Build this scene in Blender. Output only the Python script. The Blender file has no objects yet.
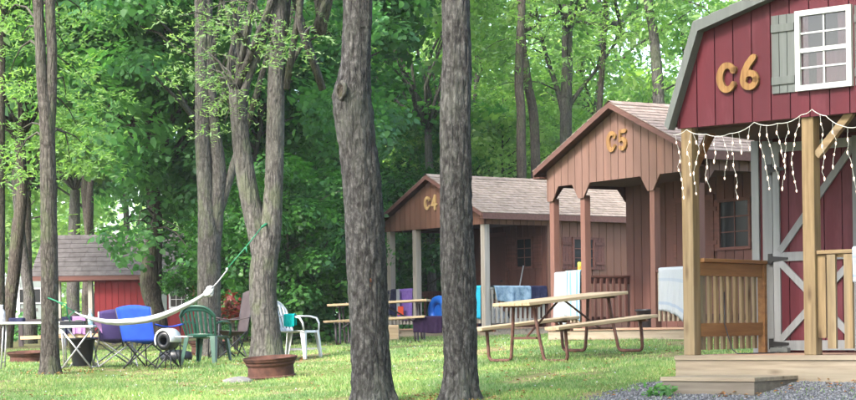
import bpy, math, random
import numpy as np
from mathutils import Vector, Matrix, noise

random.seed(7)
rng = np.random.default_rng(11)
SC = bpy.context.scene
COL = SC.collection
R = math.radians
EYE = 1.6
FPX = 1900.0            # focal length in pixels of an 856 px wide frame
ROLL = 0.0133

# ------------------------------------------------------------------ camera
cd = bpy.data.cameras.new('camera')
cam = bpy.data.objects.new('camera', cd)
COL.objects.link(cam)
cd.sensor_width = 36
cd.lens = 36 * FPX / 856
cd.shift_y = 128.6 / 856
cd.clip_start = 0.1
cd.clip_end = 2000
cam.matrix_world = Matrix.Translation((0, 0, EYE)) @ Matrix.Rotation(R(90), 4, 'X') @ Matrix.Rotation(-ROLL, 4, 'Z')
SC.camera = cam

def at(px, py, Y):
    """measured picture position + distance -> metres"""
    u, v = px - 428.0, 328.6 - py
    X = u * math.cos(ROLL) + v * math.sin(ROLL)
    Z = -u * math.sin(ROLL) + v * math.cos(ROLL)
    return Vector((X * Y / FPX, Y, EYE + Z * Y / FPX))

# ------------------------------------------------------------------ terrain
CP = [(-2.05,24.7,.96),(1.2,23.2,1.15),(2.9,23.8,1.27),(-5.3,27,1.03),(-1.9,28,1.19),(-3.3,28.5,1.12),
      (3.8,26.2,1.40),(2.0,29.3,1.40),(2.45,18.42,1.07),(3.4,17.6,1.07),(4.6,16.7,1.08),(2.15,17.65,.95),(2.9,17.0,.93),(4.2,15.8,.93),
      (0,18.6,.86),(-2,19,.80),(-5,20,.78),(3.6,19.8,1.16),(5,19,1.2),(1.1,37.3,1.42),(-.85,40,1.42),(5,34,1.5),(3.5,31,1.45),
      (-6,36,1.22),(-10,45,1.30),(-10,60,1.38),(0,60,1.45),(10,60,1.5),(-8,24,.92),(8,24,1.4),
      (0,8,.25),(-8,8,.2),(8,8,.35),(0,-2,0),(0,-12,0),(-12,0,0),(12,0,0),(-30,90,1.5),(30,90,1.55),(0,90,1.5),(25,30,1.5),(-25,30,1.0),(-8,15,.6),(0,14,.6),(6,13.5,.7)]
cp = np.array(CP)
_n = len(cp)
_d = np.sqrt(((cp[:, None, :2] - cp[None, :, :2]) ** 2).sum(-1))
_A = np.zeros((_n + 3, _n + 3))
_A[:_n, :_n] = _d - np.eye(_n) * 0.15
_A[:_n, _n:] = np.c_[np.ones(_n), cp[:, :2]]
_A[_n:, :_n] = _A[:_n, _n:].T
_w = np.linalg.solve(_A, np.r_[cp[:, 2], 0, 0, 0])

def gz(x, y):
    x = np.asarray(x, float); y = np.asarray(y, float)
    xs = np.clip(x, -30, 30); ys = np.clip(y, -12, 90)
    h = _w[_n] + _w[_n + 1] * xs + _w[_n + 2] * ys
    for i in range(_n):
        h = h + _w[i] * np.sqrt((xs - cp[i, 0]) ** 2 + (ys - cp[i, 1]) ** 2 + .04)
    h = h + .012 * np.sin(x * 1.7 + y * .6) * np.sin(y * 1.3 - x * .4)
    return h
def G(x, y): return float(gz(x, y))

# ------------------------------------------------------------------ tagging
def tag(o, label=None, cat=None, group=None, kind=None):
    if label: o['label'] = label
    if cat: o['category'] = cat
    if group: o['group'] = group
    if kind: o['kind'] = kind
    return o
def empty(name, loc, rz=0.0, label=None, cat=None, group=None):
    o = bpy.data.objects.new(name, None)
    o.empty_display_size = .2
    COL.objects.link(o)
    o.location = loc
    o.rotation_euler = (0, 0, rz)
    return tag(o, label, cat, group)
def copy_tree(o, parent=None):
    c = o.copy(); COL.objects.link(c); c.parent = parent
    for ch in list(KIDS.get(o.name, [])):
        k = copy_tree(ch, c)
        KIDS.setdefault(c.name, []).append(k)
    return c
KIDS = {}

# ------------------------------------------------------------------ materials
def base_mat(name):
    m = bpy.data.materials.new(name); m.use_nodes = True
    nt = m.node_tree
    b = nt.nodes['Principled BSDF']
    return m, nt, b
def N(nt, t, **kw):
    n = nt.nodes.new(t)
    for k, v in kw.items():
        if k in n.inputs.keys(): n.inputs[k].default_value = v
        else: setattr(n, k, v)
    return n
def L(nt, a, b): nt.links.new(a, b)
def ramp(nt, fac, stops):
    r = nt.nodes.new('ShaderNodeValToRGB')
    e = r.color_ramp.elements
    while len(e) < len(stops): e.new(.5)
    for i, (p, c) in enumerate(stops):
        e[i].position = p; e[i].color = (c[0], c[1], c[2], 1)
    L(nt, fac, r.inputs[0])
    return r.outputs[0]
def coords(nt, scale, kind='Object'):
    tc = nt.nodes.new('ShaderNodeTexCoord'); mp = nt.nodes.new('ShaderNodeMapping')
    mp.inputs['Scale'].default_value = scale
    L(nt, tc.outputs[kind], mp.inputs[0])
    return mp.outputs[0]
def mixc(nt, fac, a, b, mode='MIX'):
    m = nt.nodes.new('ShaderNodeMix'); m.data_type = 'RGBA'; m.blend_type = mode
    for i, v in ((0, fac), (6, a), (7, b)):
        if isinstance(v, (int, float)): m.inputs[i].default_value = v
        elif isinstance(v, (tuple, list)): m.inputs[i].default_value = (v[0], v[1], v[2], 1)
        else: L(nt, v, m.inputs[i])
    return m.outputs[2]
def surf(name, cols, scale=(3, 3, 3), det=6, rough=.7, bump=.0, bscale=None, island=0.0, spec=.3, kind='Object', dist=.02, dirt=None, metal=0.0):
    """noise-driven colour (cols = list of colours), bump, per-board variation, weathering"""
    m, nt, b = base_mat(name)
    v = coords(nt, scale, kind)
    n = N(nt, 'ShaderNodeTexNoise', Scale=1.0, Detail=det, Roughness=.62)
    L(nt, v, n.inputs['Vector'])
    k = len(cols)
    if k == 1: cols = [cols[0], tuple(c * .8 for c in cols[0])]; k = 2
    c = ramp(nt, n.outputs[0], [(.3 + .4 * i / (k - 1), cols[i]) for i in range(k)])
    if island:
        g = nt.nodes.new('ShaderNodeNewGeometry')
        mr = N(nt, 'ShaderNodeMapRange'); L(nt, g.outputs['Random Per Island'], mr.inputs[0])
        mr.inputs[3].default_value = 1 - island; mr.inputs[4].default_value = 1 + island
        hs = N(nt, 'ShaderNodeHueSaturation'); L(nt, c, hs.inputs['Color']); L(nt, mr.outputs[0], hs.inputs['Value'])
        c = hs.outputs[0]
    if dirt:
        v2 = coords(nt, dirt[1], kind)
        n2 = N(nt, 'ShaderNodeTexNoise', Scale=1.0, Detail=5, Roughness=.7); L(nt, v2, n2.inputs['Vector'])
        f = ramp(nt, n2.outputs[0], [(dirt[2], (0, 0, 0)), (dirt[2] + .15, (dirt[3],) * 3)])
        c = mixc(nt, f, c, dirt[0])
    L(nt, c, b.inputs['Base Color'])
    b.inputs['Roughness'].default_value = rough
    b.inputs['Specular IOR Level'].default_value = spec
    b.inputs['Metallic'].default_value = metal
    if bump:
        v3 = coords(nt, bscale or scale, kind)
        n3 = N(nt, 'ShaderNodeTexNoise', Scale=1.0, Detail=8, Roughness=.65); L(nt, v3, n3.inputs['Vector'])
        bp = N(nt, 'ShaderNodeBump', Strength=bump, Distance=dist); L(nt, n3.outputs[0], bp.inputs['Height'])
        L(nt, bp.outputs[0], b.inputs['Normal'])
    return m

def leafmat(name, stops, trans=.45, rough=.45):
    m, nt, b = base_mat(name)
    g = nt.nodes.new('ShaderNodeNewGeometry')
    c = ramp(nt, g.outputs['Random Per Island'], [(i / (len(stops) - 1), s) for i, s in enumerate(stops)])
    v = coords(nt, (.9, .9, .9))
    n = N(nt, 'ShaderNodeTexNoise', Scale=1.0, Detail=2); L(nt, v, n.inputs['Vector'])
    f = ramp(nt, n.outputs[0], [(.35, (.75, .8, .85)), (.65, (1.25, 1.15, 1.0))])
    c = mixc(nt, 1.0, c, f, 'MULTIPLY')
    L(nt, c, b.inputs['Base Color'])
    b.inputs['Roughness'].default_value = rough
    b.inputs['Specular IOR Level'].default_value = .35
    t = nt.nodes.new('ShaderNodeBsdfTranslucent')
    ct = mixc(nt, 1.0, c, (1.4, 1.6, .75), 'MULTIPLY')
    L(nt, ct, t.inputs['Color'])
    mx = nt.nodes.new('ShaderNodeMixShader'); mx.inputs[0].default_value = trans
    out = nt.nodes['Material Output']
    L(nt, b.outputs[0], mx.inputs[1]); L(nt, t.outputs[0], mx.inputs[2]); L(nt, mx.outputs[0], out.inputs[0])
    return m

def barkmat(name, dark, mid, light, moss=.0):
    m, nt, b = base_mat(name)
    v = coords(nt, (26, 26, 15.0))
    n = N(nt, 'ShaderNodeTexNoise', Scale=1.0, Detail=8, Roughness=.7); L(nt, v, n.inputs['Vector'])
    vo = N(nt, 'ShaderNodeTexVoronoi', Scale=1.0); vo.feature = 'DISTANCE_TO_EDGE'
    v2 = coords(nt, (44, 44, 9)); 
    mxv = nt.nodes.new('ShaderNodeMix'); mxv.data_type = 'VECTOR'; mxv.inputs[0].default_value = .6
    L(nt, v2, mxv.inputs[4]); L(nt, n.outputs[1], mxv.inputs[5]); L(nt, mxv.outputs[1], vo.inputs['Vector'])
    c = ramp(nt, n.outputs[0], [(.32, dark), (.5, mid), (.68, light)])
    cr = ramp(nt, vo.outputs['Distance'], [(.0, (.5, .48, .47)), (.10, (1, 1, 1))])
    c = mixc(nt, .75, c, cr, 'MULTIPLY')
    v4 = coords(nt, (1.6, 1.6, .8))
    n4 = N(nt, 'ShaderNodeTexNoise', Scale=1.0, Detail=5, Roughness=.7); L(nt, v4, n4.inputs['Vector'])
    f = ramp(nt, n4.outputs[0], [(.5, (0, 0, 0)), (.72, (.5, .5, .5))])
    c = mixc(nt, f, c, (light[0] * 1.15, light[1] * 1.25, light[2] * 1.1))
    if moss:
        n5 = N(nt, 'ShaderNodeTexNoise', Scale=3.0, Detail=6); L(nt, v4, n5.inputs['Vector'])
        f5 = ramp(nt, n5.outputs[0], [(.52, (0, 0, 0)), (.62, (moss,) * 3)])
        c = mixc(nt, f5, c, (.10, .13, .06))
    L(nt, c, b.inputs['Base Color'])
    b.inputs['Roughness'].default_value = .95; b.inputs['Specular IOR Level'].default_value = .1
    add = N(nt, 'ShaderNodeMath'); add.operation = 'ADD'
    mn = N(nt, 'ShaderNodeMath'); mn.operation = 'MINIMUM'; L(nt, vo.outputs['Distance'], mn.inputs[0]); mn.inputs[1].default_value = .2
    ml = N(nt, 'ShaderNodeMath'); ml.operation = 'MULTIPLY'; L(nt, mn.outputs[0], ml.inputs[0]); ml.inputs[1].default_value = 3
    L(nt, n.outputs[0], add.inputs[0]); L(nt, ml.outputs[0], add.inputs[1])
    bp = N(nt, 'ShaderNodeBump', Strength=.9, Distance=.025); L(nt, add.outputs[0], bp.inputs['Height']); L(nt, bp.outputs[0], b.inputs['Normal'])
    return m

def woodmat(name, cols, axis='x', island=.15, rough=.75, bump=.25, dirt=None, knots=0.0):
    s = {'x': (1.2, 22, 22), 'y': (22, 1.2, 22), 'z': (22, 22, 1.2)}[axis]
    m = surf(name, cols, s, det=6, rough=rough, bump=bump, island=island, dist=.01, dirt=dirt)
    if knots:
        nt = m.node_tree; b = nt.nodes['Principled BSDF']; c = b.inputs['Base Color'].links[0].from_socket
        ks = {'x': (2.2, 7, 7), 'y': (7, 2.2, 7), 'z': (7, 7, 2.2)}[axis]
        v = coords(nt, ks); vo = N(nt, 'ShaderNodeTexVoronoi', Scale=1.0); L(nt, v, vo.inputs['Vector'])
        f = ramp(nt, vo.outputs['Distance'], [(.06, (knots,) * 3), (.16, (knots * .35,) * 3), (.24, (0, 0, 0))])
        g = N(nt, 'ShaderNodeTexNoise', Scale=.6, Detail=3); v2 = coords(nt, tuple(q * .4 for q in s)); L(nt, v2, g.inputs['Vector'])
        gr = ramp(nt, g.outputs[0], [(.45, (0, 0, 0)), (.7, (.55, .55, .55))])
        c = mixc(nt, gr, c, (.17, .155, .12)); c = mixc(nt, f, c, (.055, .03, .016))
        L(nt, c, b.inputs['Base Color'])
    return m

def solid(name, col, rough=.5, spec=.4, metal=0, var=.85):
    return surf(name, [tuple(c * var for c in col), col], (4, 4, 4), rough=rough, spec=spec, metal=metal)

def stripemat(name, cols, freq, axis=0, rough=.95):
    m, nt, b = base_mat(name)
    tc = nt.nodes.new('ShaderNodeTexCoord')
    sp = nt.nodes.new('ShaderNodeSeparateXYZ'); L(nt, tc.outputs['UV'], sp.inputs[0])
    ml = N(nt, 'ShaderNodeMath'); ml.operation = 'MULTIPLY'; ml.inputs[1].default_value = freq; L(nt, sp.outputs[axis], ml.inputs[0])
    fr = N(nt, 'ShaderNodeMath'); fr.operation = 'FRACT'; L(nt, ml.outputs[0], fr.inputs[0])
    r = nt.nodes.new('ShaderNodeValToRGB'); r.color_ramp.interpolation = 'CONSTANT'
    e = r.color_ramp.elements
    while len(e) < len(cols): e.new(.5)
    for i, (p, c) in enumerate(cols): e[i].position = p; e[i].color = (*c, 1)
    L(nt, fr.outputs[0], r.inputs[0]); L(nt, r.outputs[0], b.inputs['Base Color'])
    b.inputs['Roughness'].default_value = rough; b.inputs['Specular IOR Level'].default_value = .1
    n3 = N(nt, 'ShaderNodeTexNoise', Scale=150.0, Detail=2)
    bp = N(nt, 'ShaderNodeBump', Strength=.3, Distance=.01); L(nt, n3.outputs[0], bp.inputs['Height']); L(nt, bp.outputs[0], b.inputs['Normal'])
    return m

M = {}
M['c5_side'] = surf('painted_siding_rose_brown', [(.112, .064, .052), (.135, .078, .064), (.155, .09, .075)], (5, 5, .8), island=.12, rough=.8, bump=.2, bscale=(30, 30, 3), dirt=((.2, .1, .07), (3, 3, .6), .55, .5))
M['c5_dark'] = surf('shaded_siding_and_brown_rail', [(.075, .034, .029), (.10, .045, .038)], (5, 5, .8), island=.12, rough=.8, bump=.2, bscale=(30, 30, 3))  # porch shade put into the wall colour; also the brown of the railings
M['c5_post'] = surf('painted_post_rose_brown', [(.112, .055, .044), (.145, .072, .058)], (20, 20, 1.5), rough=.75, bump=.2)
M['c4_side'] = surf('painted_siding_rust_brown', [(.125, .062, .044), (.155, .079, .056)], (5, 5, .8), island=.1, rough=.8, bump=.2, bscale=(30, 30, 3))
M['c4_dark'] = surf('porch_shaded_siding', [(.07, .030, .025), (.095, .04, .032)], (5, 5, .8), island=.1, rough=.8, bump=.2, bscale=(30, 30, 3))  # siding darkened so its colour carries the shade inside the porch
M['backing'] = solid('groove_shadow_paint', (.06, .025, .02), .9)
M['backing_red'] = solid('groove_shadow_red', (.06, .008, .015), .9)
M['trim_dark'] = woodmat('dark_brown_trim', [(.07, .03, .025), (.12, .05, .04)], 'x')
M['grey_post'] = woodmat('weathered_grey_post', [(.22, .2, .18), (.36, .34, .31)], 'z')
M['c6_red'] = surf('barn_red_paint', [(.058, .0055, .012), (.082, .0078, .016)], (4, 4, .7), island=.13, rough=.6, bump=.12, bscale=(40, 40, 3), dirt=((.11, .025, .038), (2.2, 2.2, .55), .5, .7))
M['c6_grey'] = woodmat('sage_grey_trim', [(.085, .094, .094), (.115, .126, .126)], 'z', bump=.15)
M['c6_light'] = woodmat('pale_grey_door_trim', [(.155, .162, .175), (.21, .218, .23)], 'z', bump=.1)
M['white'] = surf('white_paint', [(.42, .44, .46), (.50, .51, .53)], (8, 8, 8), rough=.5)
M['pine_z'] = woodmat('treated_pine_post', [(.12, .08, .04), (.20, .14, .075), (.28, .20, .11)], 'z', island=.2, knots=.8, dirt=((.17, .11, .06), (9, 9, 1.5), .6, .6))
M['pine_x'] = woodmat('treated_pine_board', [(.13, .08, .04), (.21, .145, .078), (.29, .21, .115)], 'x', island=.18, knots=.8, dirt=((.19, .12, .07), (2, 9, 9), .6, .5))
M['pine_dark'] = woodmat('stained_rail_shaded_brace', [(.15, .07, .028), (.25, .125, .05)], 'y', island=.12)
M['deck_grey'] = woodmat('weathered_deck_board', [(.17, .135, .10), (.25, .205, .155), (.31, .26, .205)], 'x', island=.08, knots=.7, dirt=((.2, .15, .1), (1.2, 5, 5), .6, .5))
M['deck_warm'] = woodmat('pink_tan_deck_boards', [(.25, .15, .105), (.35, .235, .17)], 'x', island=.12)
M['step_grey'] = woodmat('aged_step_board', [(.10, .085, .07), (.18, .155, .13)], 'x', island=.1)
M['table_top'] = woodmat('bleached_plank', [(.29, .20, .11), (.43, .32, .20), (.50, .39, .26)], 'x', island=.14, knots=.6)
M['rust_tube'] = surf('rusty_brown_tube', [(.05, .022, .017), (.10, .045, .033), (.14, .075, .06)], (12, 12, 12), rough=.7, bump=.2, metal=.0)
M['rust'] = surf('rusted_steel', [(.03, .014, .011), (.065, .027, .019), (.10, .044, .032)], (9, 9, 9), rough=.85, bump=.5, dist=.01, dirt=((.08, .035, .025), (3, 3, 8), .55, .7))
M['ash'] = surf('ash_soil', [(.05, .04, .035), (.16, .14, .12)], (9, 9, 9), rough=1, bump=.5)
M['hinge'] = solid('black_iron', (.02, .02, .022), .5, .4, .3)
M['shingle_c5'] = surf('rose_shingles', [(.165, .125, .108), (.23, .18, .158), (.28, .225, .20)], (9, 9, 9), island=.1, rough=.95, spec=.1, bump=.3, bscale=(60, 60, 60))
M['shingle_c4'] = surf('tan_grey_shingles', [(.13, .105, .088), (.19, .155, .135), (.24, .20, .18)], (9, 9, 9), island=.12, rough=.95, spec=.1, bump=.3, bscale=(60, 60, 60), dirt=((.22, .22, .1), (1.5, 1.5, 1.5), .6, .5))
M['shingle_grey'] = surf('grey_shingles', [(.055, .048, .048), (.075, .068, .068), (.095, .087, .087)], (5, 5, 5), island=.08, rough=.95, spec=.1)
M['shingle_c6'] = surf('slate_grey_roofing', [(.14, .15, .15), (.2, .21, .21)], (9, 9, 9), island=.15, rough=.95)
M['glass'] = surf('window_glass', [(.012, .014, .016), (.02, .022, .025)], (2, 2, 2), rough=.08, spec=.15)
M['curtain'] = surf('plum_curtain', [(.035, .012, .022), (.06, .02, .035)], (14, 14, 2), rough=.6, spec=.5)
M['num_gold'] = woodmat('varnished_pine_figures', [(.09, .045, .018), (.21, .115, .045), (.29, .175, .075)], 'z', island=.05, rough=.9, bump=.5)
M['num_pale'] = woodmat('pale_wood_figures', [(.32, .21, .09), (.45, .32, .16)], 'z', island=.1)
M['wire'] = solid('white_cord', (.55, .55, .52), .5)
M['rope'] = surf('white_rope', [(.30, .32, .34), (.44, .45, .47)], (14, 40, 40), rough=.9, bump=.6, bscale=(20, 60, 60))
M['green_strap'] = solid('green_strap', (.01, .15, .07), .6)
M['plastic_white'] = surf('white_plastic', [(.45, .47, .52), (.55, .57, .60)], (3, 3, 3), rough=.35, spec=.5)
M['plastic_green'] = surf('dark_green_plastic', [(.010, .05, .034), (.018, .075, .052)], (5, 5, 5), rough=.38, spec=.5)
M['fab_blue'] = surf('royal_blue_canvas', [(.006, .035, .30), (.012, .065, .45)], (3, 3, 3), rough=.85, bump=.3, bscale=(12, 12, 12))
M['fab_purple'] = surf('dusky_purple_canvas', [(.035, .025, .10), (.07, .045, .16)], (3, 3, 3), rough=.85, bump=.3, bscale=(12, 12, 12))
M['fab_brown'] = surf('brown_grey_canvas', [(.045, .034, .038), (.08, .062, .066)], (3, 3, 3), rough=.85, bump=.3, bscale=(12, 12, 12))
M['steel'] = surf('grey_steel_tube', [(.3, .3, .32), (.42, .42, .44)], (8, 8, 8), rough=.4, metal=.5)
M['black_tube'] = solid('black_coated_tube', (.02, .02, .025), .45)
M['black_plastic'] = solid('black_plastic', (.012, .014, .02), .35)
M['towel_teal'] = surf('turquoise_terry', [(0.0, .36, .38), (.01, .46, .47)], (30, 30, 30), rough=1, bump=.5, spec=.05)
M['towel_white'] = stripemat('white_terry_blue_bands', [(0, (.28, .31, .35)), (.30, (.24, .28, .34)), (.36, (.29, .315, .35)), (.80, (.22, .265, .34)), (.86, (.29, .315, .35))], 2.0, 1)
M['towel_multi'] = stripemat('aqua_and_cream_terry', [(0, (.26, .29, .31)), (.2, (.07, .17, .28)), (.32, (.26, .29, .30)), (.5, (.13, .23, .32)), (.7, (.28, .30, .30))], 1.6, 0)
M['towel_pale'] = stripemat('pale_grey_stripe_terry', [(0, (.22, .24, .28)), (.5, (.31, .33, .36))], 6, 0)
M['towel_purple'] = surf('purple_terry', [(.13, .075, .30), (.19, .12, .38)], (20, 20, 20), rough=1, bump=.5, spec=.05)
M['towel_plum'] = surf('dark_plum_terry', [(.018, .010, .028), (.03, .017, .045)], (20, 20, 20), rough=1, bump=.5, spec=.05)
M['towel_navy'] = surf('navy_cloth', [(.012, .014, .035), (.03, .032, .07)], (9, 9, 9), rough=1, bump=.5, spec=.05)
M['denim'] = surf('washed_denim', [(.07, .12, .18), (.16, .24, .32), (.24, .32, .4)], (9, 9, 9), rough=1, bump=.5, spec=.05)
M['towel_sky'] = surf('bright_sky_blue_terry', [(.02, .30, .50), (.04, .40, .62)], (20, 20, 20), rough=1, bump=.5, spec=.05)
M['vinyl_blue'] = surf('blue_vinyl', [(.01, .09, .5), (.02, .16, .62)], (2, 2, 2), rough=.3, spec=.5)
M['lilac'] = surf('lilac_cloth', [(.28, .14, .36), (.38, .2, .45)], (6, 6, 6), rough=1, bump=.4)
M['red_cloth'] = solid('orange_red_cloth', (.6, .07, .03), .9)
M['red_wall'] = surf('bright_red_siding', [(.13, .006, .009), (.18, .009, .013)], (3, 3, .5), island=.08, rough=.7)
M['camper'] = surf('pale_green_grey_aluminium', [(.13, .16, .155), (.18, .21, .205)], (1, 1, 4), rough=.4)
M['rock'] = surf('pale_grey_rock', [(.09, .088, .085), (.15, .145, .145), (.21, .205, .205)], (6, 6, 6), rough=.95, bump=.7, dist=.03)
M['table_white'] = surf('white_folding_table', [(.5, .53, .54), (.62, .64, .65)], (4, 4, 4), rough=.5)
M['rake_brown'] = woodmat('dull_brown_rake_board', [(.07, .035, .03), (.11, .055, .048)], 'x')
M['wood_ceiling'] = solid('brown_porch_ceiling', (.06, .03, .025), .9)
BARK_NEAR = barkmat('grey_furrowed_bark', (.026, .024, .025), (.064, .061, .062), (.15, .146, .145))
BARK_GREY = barkmat('pale_grey_bark', (.045, .041, .040), (.088, .083, .079), (.145, .14, .13), .3)
BARK_DARK = barkmat('dark_bark', (.035, .028, .025), (.07, .06, .052), (.12, .105, .09), .3)
LEAF_MAPLE = leafmat('maple_leaves', [(.06, .165, .065), (.08, .21, .075), (.11, .27, .09), (.095, .24, .12)], .55)
LEAF_DARK = leafmat('understorey_leaves', [(.018, .075, .02), (.03, .11, .022), (.05, .15, .03)], .35)
LEAF_LIGHT = leafmat('pale_green_leaves', [(.12, .24, .08), (.16, .29, .10), (.21, .34, .12), (.16, .28, .14)], .55)
LEAF_PIN = leafmat('feathery_yellow_green_leaves', [(.13, .23, .10), (.17, .28, .13), (.22, .33, .16)], .5)
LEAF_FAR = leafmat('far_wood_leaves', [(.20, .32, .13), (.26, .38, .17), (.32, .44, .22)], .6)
LEAF_RED = leafmat('red_leaves', [(.10, .012, .012), (.17, .02, .015), (.05, .06, .02)], .3)

# ------------------------------------------------------------------ mesh builder
class MB:
    def __init__(s): s.v = []; s.f = []; s.uv = None
    def add(s, vs, fs):
        o = len(s.v); s.v += [tuple(p) for p in vs]; s.f += [tuple(i + o for i in f) for f in fs]; return s
    def box(s, c, d, rot=None):
        vs = []
        for x in (-.5, .5):
            for y in (-.5, .5):
                for z in (-.5, .5):
                    p = Vector((x * d[0], y * d[1], z * d[2]))
                    if rot is not None: p = rot @ p
                    vs.append(p + Vector(c))
        return s.add(vs, [(0, 1, 3, 2), (4, 6, 7, 5), (0, 4, 5, 1), (2, 3, 7, 6), (0, 2, 6, 4), (1, 5, 7, 3)])
    def span(s, a, b):
        a = Vector(a); b = Vector(b); return s.box((a + b) / 2, b - a)
    def beam(s, p, q, w, h, up=(0, 0, 1)):
        p = Vector(p); q = Vector(q); d = (q - p); l = d.length; d.normalize()
        u = Vector(up); x = d.cross(u)
        if x.length < 1e-4: x = d.cross(Vector((0, 1, 0)))
        x.normalize(); u = x.cross(d)
        vs = [pp + x * a * w / 2 + u * b * h / 2 for pp in (p, q) for a, b in ((-1, -1), (1, -1), (1, 1), (-1, 1))]
        return s.add(vs, [(3, 2, 1, 0), (4, 5, 6, 7), (0, 1, 5, 4), (1, 2, 6, 5), (2, 3, 7, 6), (3, 0, 4, 7)])
    def tube(s, pts, rad, n=8, cap=True):
        pts = [Vector(p) for p in pts]; k = len(pts)
        if isinstance(rad, (int, float)): rad = [rad] * k
        o = len(s.v); prev = None
        for i, p in enumerate(pts):
            t = (pts[min(i + 1, k - 1)] - pts[max(i - 1, 0)]).normalized()
            if prev is None:
                x = t.cross(Vector((0, 0, 1)))
                if x.length < .05: x = t.cross(Vector((0, 1, 0)))
            else: x = prev - t * prev.dot(t)
            x.normalize(); y = t.cross(x); prev = x
            for j in range(n):
                a = 2 * math.pi * j / n
                s.v.append(tuple(p + (x * math.cos(a) + y * math.sin(a)) * rad[i]))
        for i in range(k - 1):
            for j in range(n):
                a = o + i * n + j; b = o + i * n + (j + 1) % n
                s.f.append((a, b, b + n, a + n))
        if cap:
            s.f.append(tuple(o + j for j in range(n))[::-1]); s.f.append(tuple(o + (k - 1) * n + j for j in range(n)))
        return s
    def lathe(s, prof, n=32, c=(0, 0, 0), wob=0):
        o = len(s.v); k = len(prof)
        for i, (r, z) in enumerate(prof):
            for j in range(n):
                a = 2 * math.pi * j / n
                rr = r * (1 + wob * math.sin(3 * a + i))
                s.v.append((c[0] + rr * math.cos(a), c[1] + rr * math.sin(a), c[2] + z))
        for i in range(k - 1):
            for j in range(n):
                a = o + i * n + j; b = o + i * n + (j + 1) % n
                s.f.append((a, b, b + n, a + n))
        return s
    def prism(s, poly, ext):
        """poly: 3-D outline, ext: extrusion vector"""
        e = Vector(ext); n = len(poly)
        vs = [Vector(p) for p in poly] + [Vector(p) + e for p in poly]
        fs = [tuple(range(n))[::-1], tuple(range(n, 2 * n))]
        fs += [(i, (i + 1) % n, n + (i + 1) % n, n + i) for i in range(n)]
        return s.add(vs, fs)
    def grid(s, P, closed=False):
        """P: rows x cols of points"""
        o = len(s.v); r = len(P); c = len(P[0])
        for row in P:
            for p in row: s.v.append(tuple(p))
        for i in range(r - 1):
            for j in range(c - 1 + (1 if closed else 0)):
                a = o + i * c + j; b = o + i * c + (j + 1) % c
                s.f.append((a, b, b + c, a + c))
        return s
    def build(s, name, mat, parent=None, smooth=False, bevel=0, loc=None, uvgrid=None, thick=0):
        me = bpy.data.meshes.new(name)
        me.from_pydata(s.v, [], s.f); me.validate()
        me.materials.append(mat)
        if uvgrid:
            r, c = uvgrid
            uvl = me.uv_layers.new(name='UVMap')
            for lp in me.loops:
                i, j = divmod(lp.vertex_index, c)
                uvl.data[lp.index].uv = (j / (c - 1), i / (r - 1))
        if smooth:
            me.polygons.foreach_set('use_smooth', [True] * len(me.polygons))
        o = bpy.data.objects.new(name, me); COL.objects.link(o)
        if loc is not None: o.location = loc
        if parent is not None:
            o.parent = parent; KIDS.setdefault(parent.name, []).append(o)
        if thick:
            md = o.modifiers.new('thick', 'SOLIDIFY'); md.thickness = thick
        if bevel:
            md = o.modifiers.new('bevel', 'BEVEL'); md.width = bevel; md.segments = 2; md.limit_method = 'ANGLE'; md.angle_limit = R(40)
        return o

def npmesh(name, V, F, mat, parent=None, smooth=False):
    """V (n,3) float, F (m,k) int"""
    me = bpy.data.meshes.new(name)
    n, (m, k) = len(V), F.shape
    me.vertices.add(n); me.vertices.foreach_set('co', np.ascontiguousarray(V, np.float32).ravel())
    me.loops.add(m * k); me.loops.foreach_set('vertex_index', np.ascontiguousarray(F, np.int32).ravel())
    me.polygons.add(m); me.polygons.foreach_set('loop_start', np.arange(0, m * k, k, dtype=np.int32))
    me.update(calc_edges=True)
    if smooth: me.polygons.foreach_set('use_smooth', np.ones(m, bool))
    me.materials.append(mat)
    o = bpy.data.objects.new(name, me); COL.objects.link(o)
    if parent is not None: o.parent = parent; KIDS.setdefault(parent.name, []).append(o)
    return o

# ------------------------------------------------------------------ leaves
SH_MAPLE = np.array([[0, 0, 0], [-.42, .18, .02], [-.36, .62, .06], [0, 1.05, -.04], [.36, .62, .06], [.42, .18, .02]])
SH_NARROW = np.array([[0, 0, 0], [-.15, .3, .02], [-.13, .7, .03], [0, 1.1, -.05], [.13, .7, .03], [.15, .3, .02]])
SH_LEAF = np.array([[0, 0, 0], [-.24, .3, .03], [-.2, .7, .04], [0, 1.1, -.05], [.2, .7, .04], [.24, .3, .03]])
def leaf_arrays(P, size, shape=SH_MAPLE, flat=.55, droop=.35, dirs=None, seed=1, var=.35):
    """P (n,3) leaf roots -> V,F.  flat: how far normals lean upward"""
    r = np.random.default_rng(seed); n = len(P)
    nz = r.normal(size=(n, 3)) * (1 - flat) + np.array([0, 0, 1.0]) * flat
    nz /= np.linalg.norm(nz, axis=1, keepdims=True)
    if dirs is None: d = r.normal(size=(n, 3))
    else: d = dirs + r.normal(size=(n, 3)) * .35
    d[:, 2] -= droop
    d -= nz * (d * nz).sum(1, keepdims=True); d /= np.linalg.norm(d, axis=1, keepdims=True) + 1e-9
    x = np.cross(d, nz)
    s = (size * (1 + var * r.normal(size=n)).clip(.45, 1.8))[:, None, None]
    sh = shape[None]
    V = P[:, None, :] + s * (sh[..., 0:1] * x[:, None] + sh[..., 1:2] * d[:, None] + sh[..., 2:3] * nz[:, None])
    b = (np.arange(n) * 6)[:, None]
    F = np.concatenate([b + np.array([[0, 3, 2, 1]]), b + np.array([[0, 5, 4, 3]])], 0)
    return V.reshape(-1, 3), F
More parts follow.
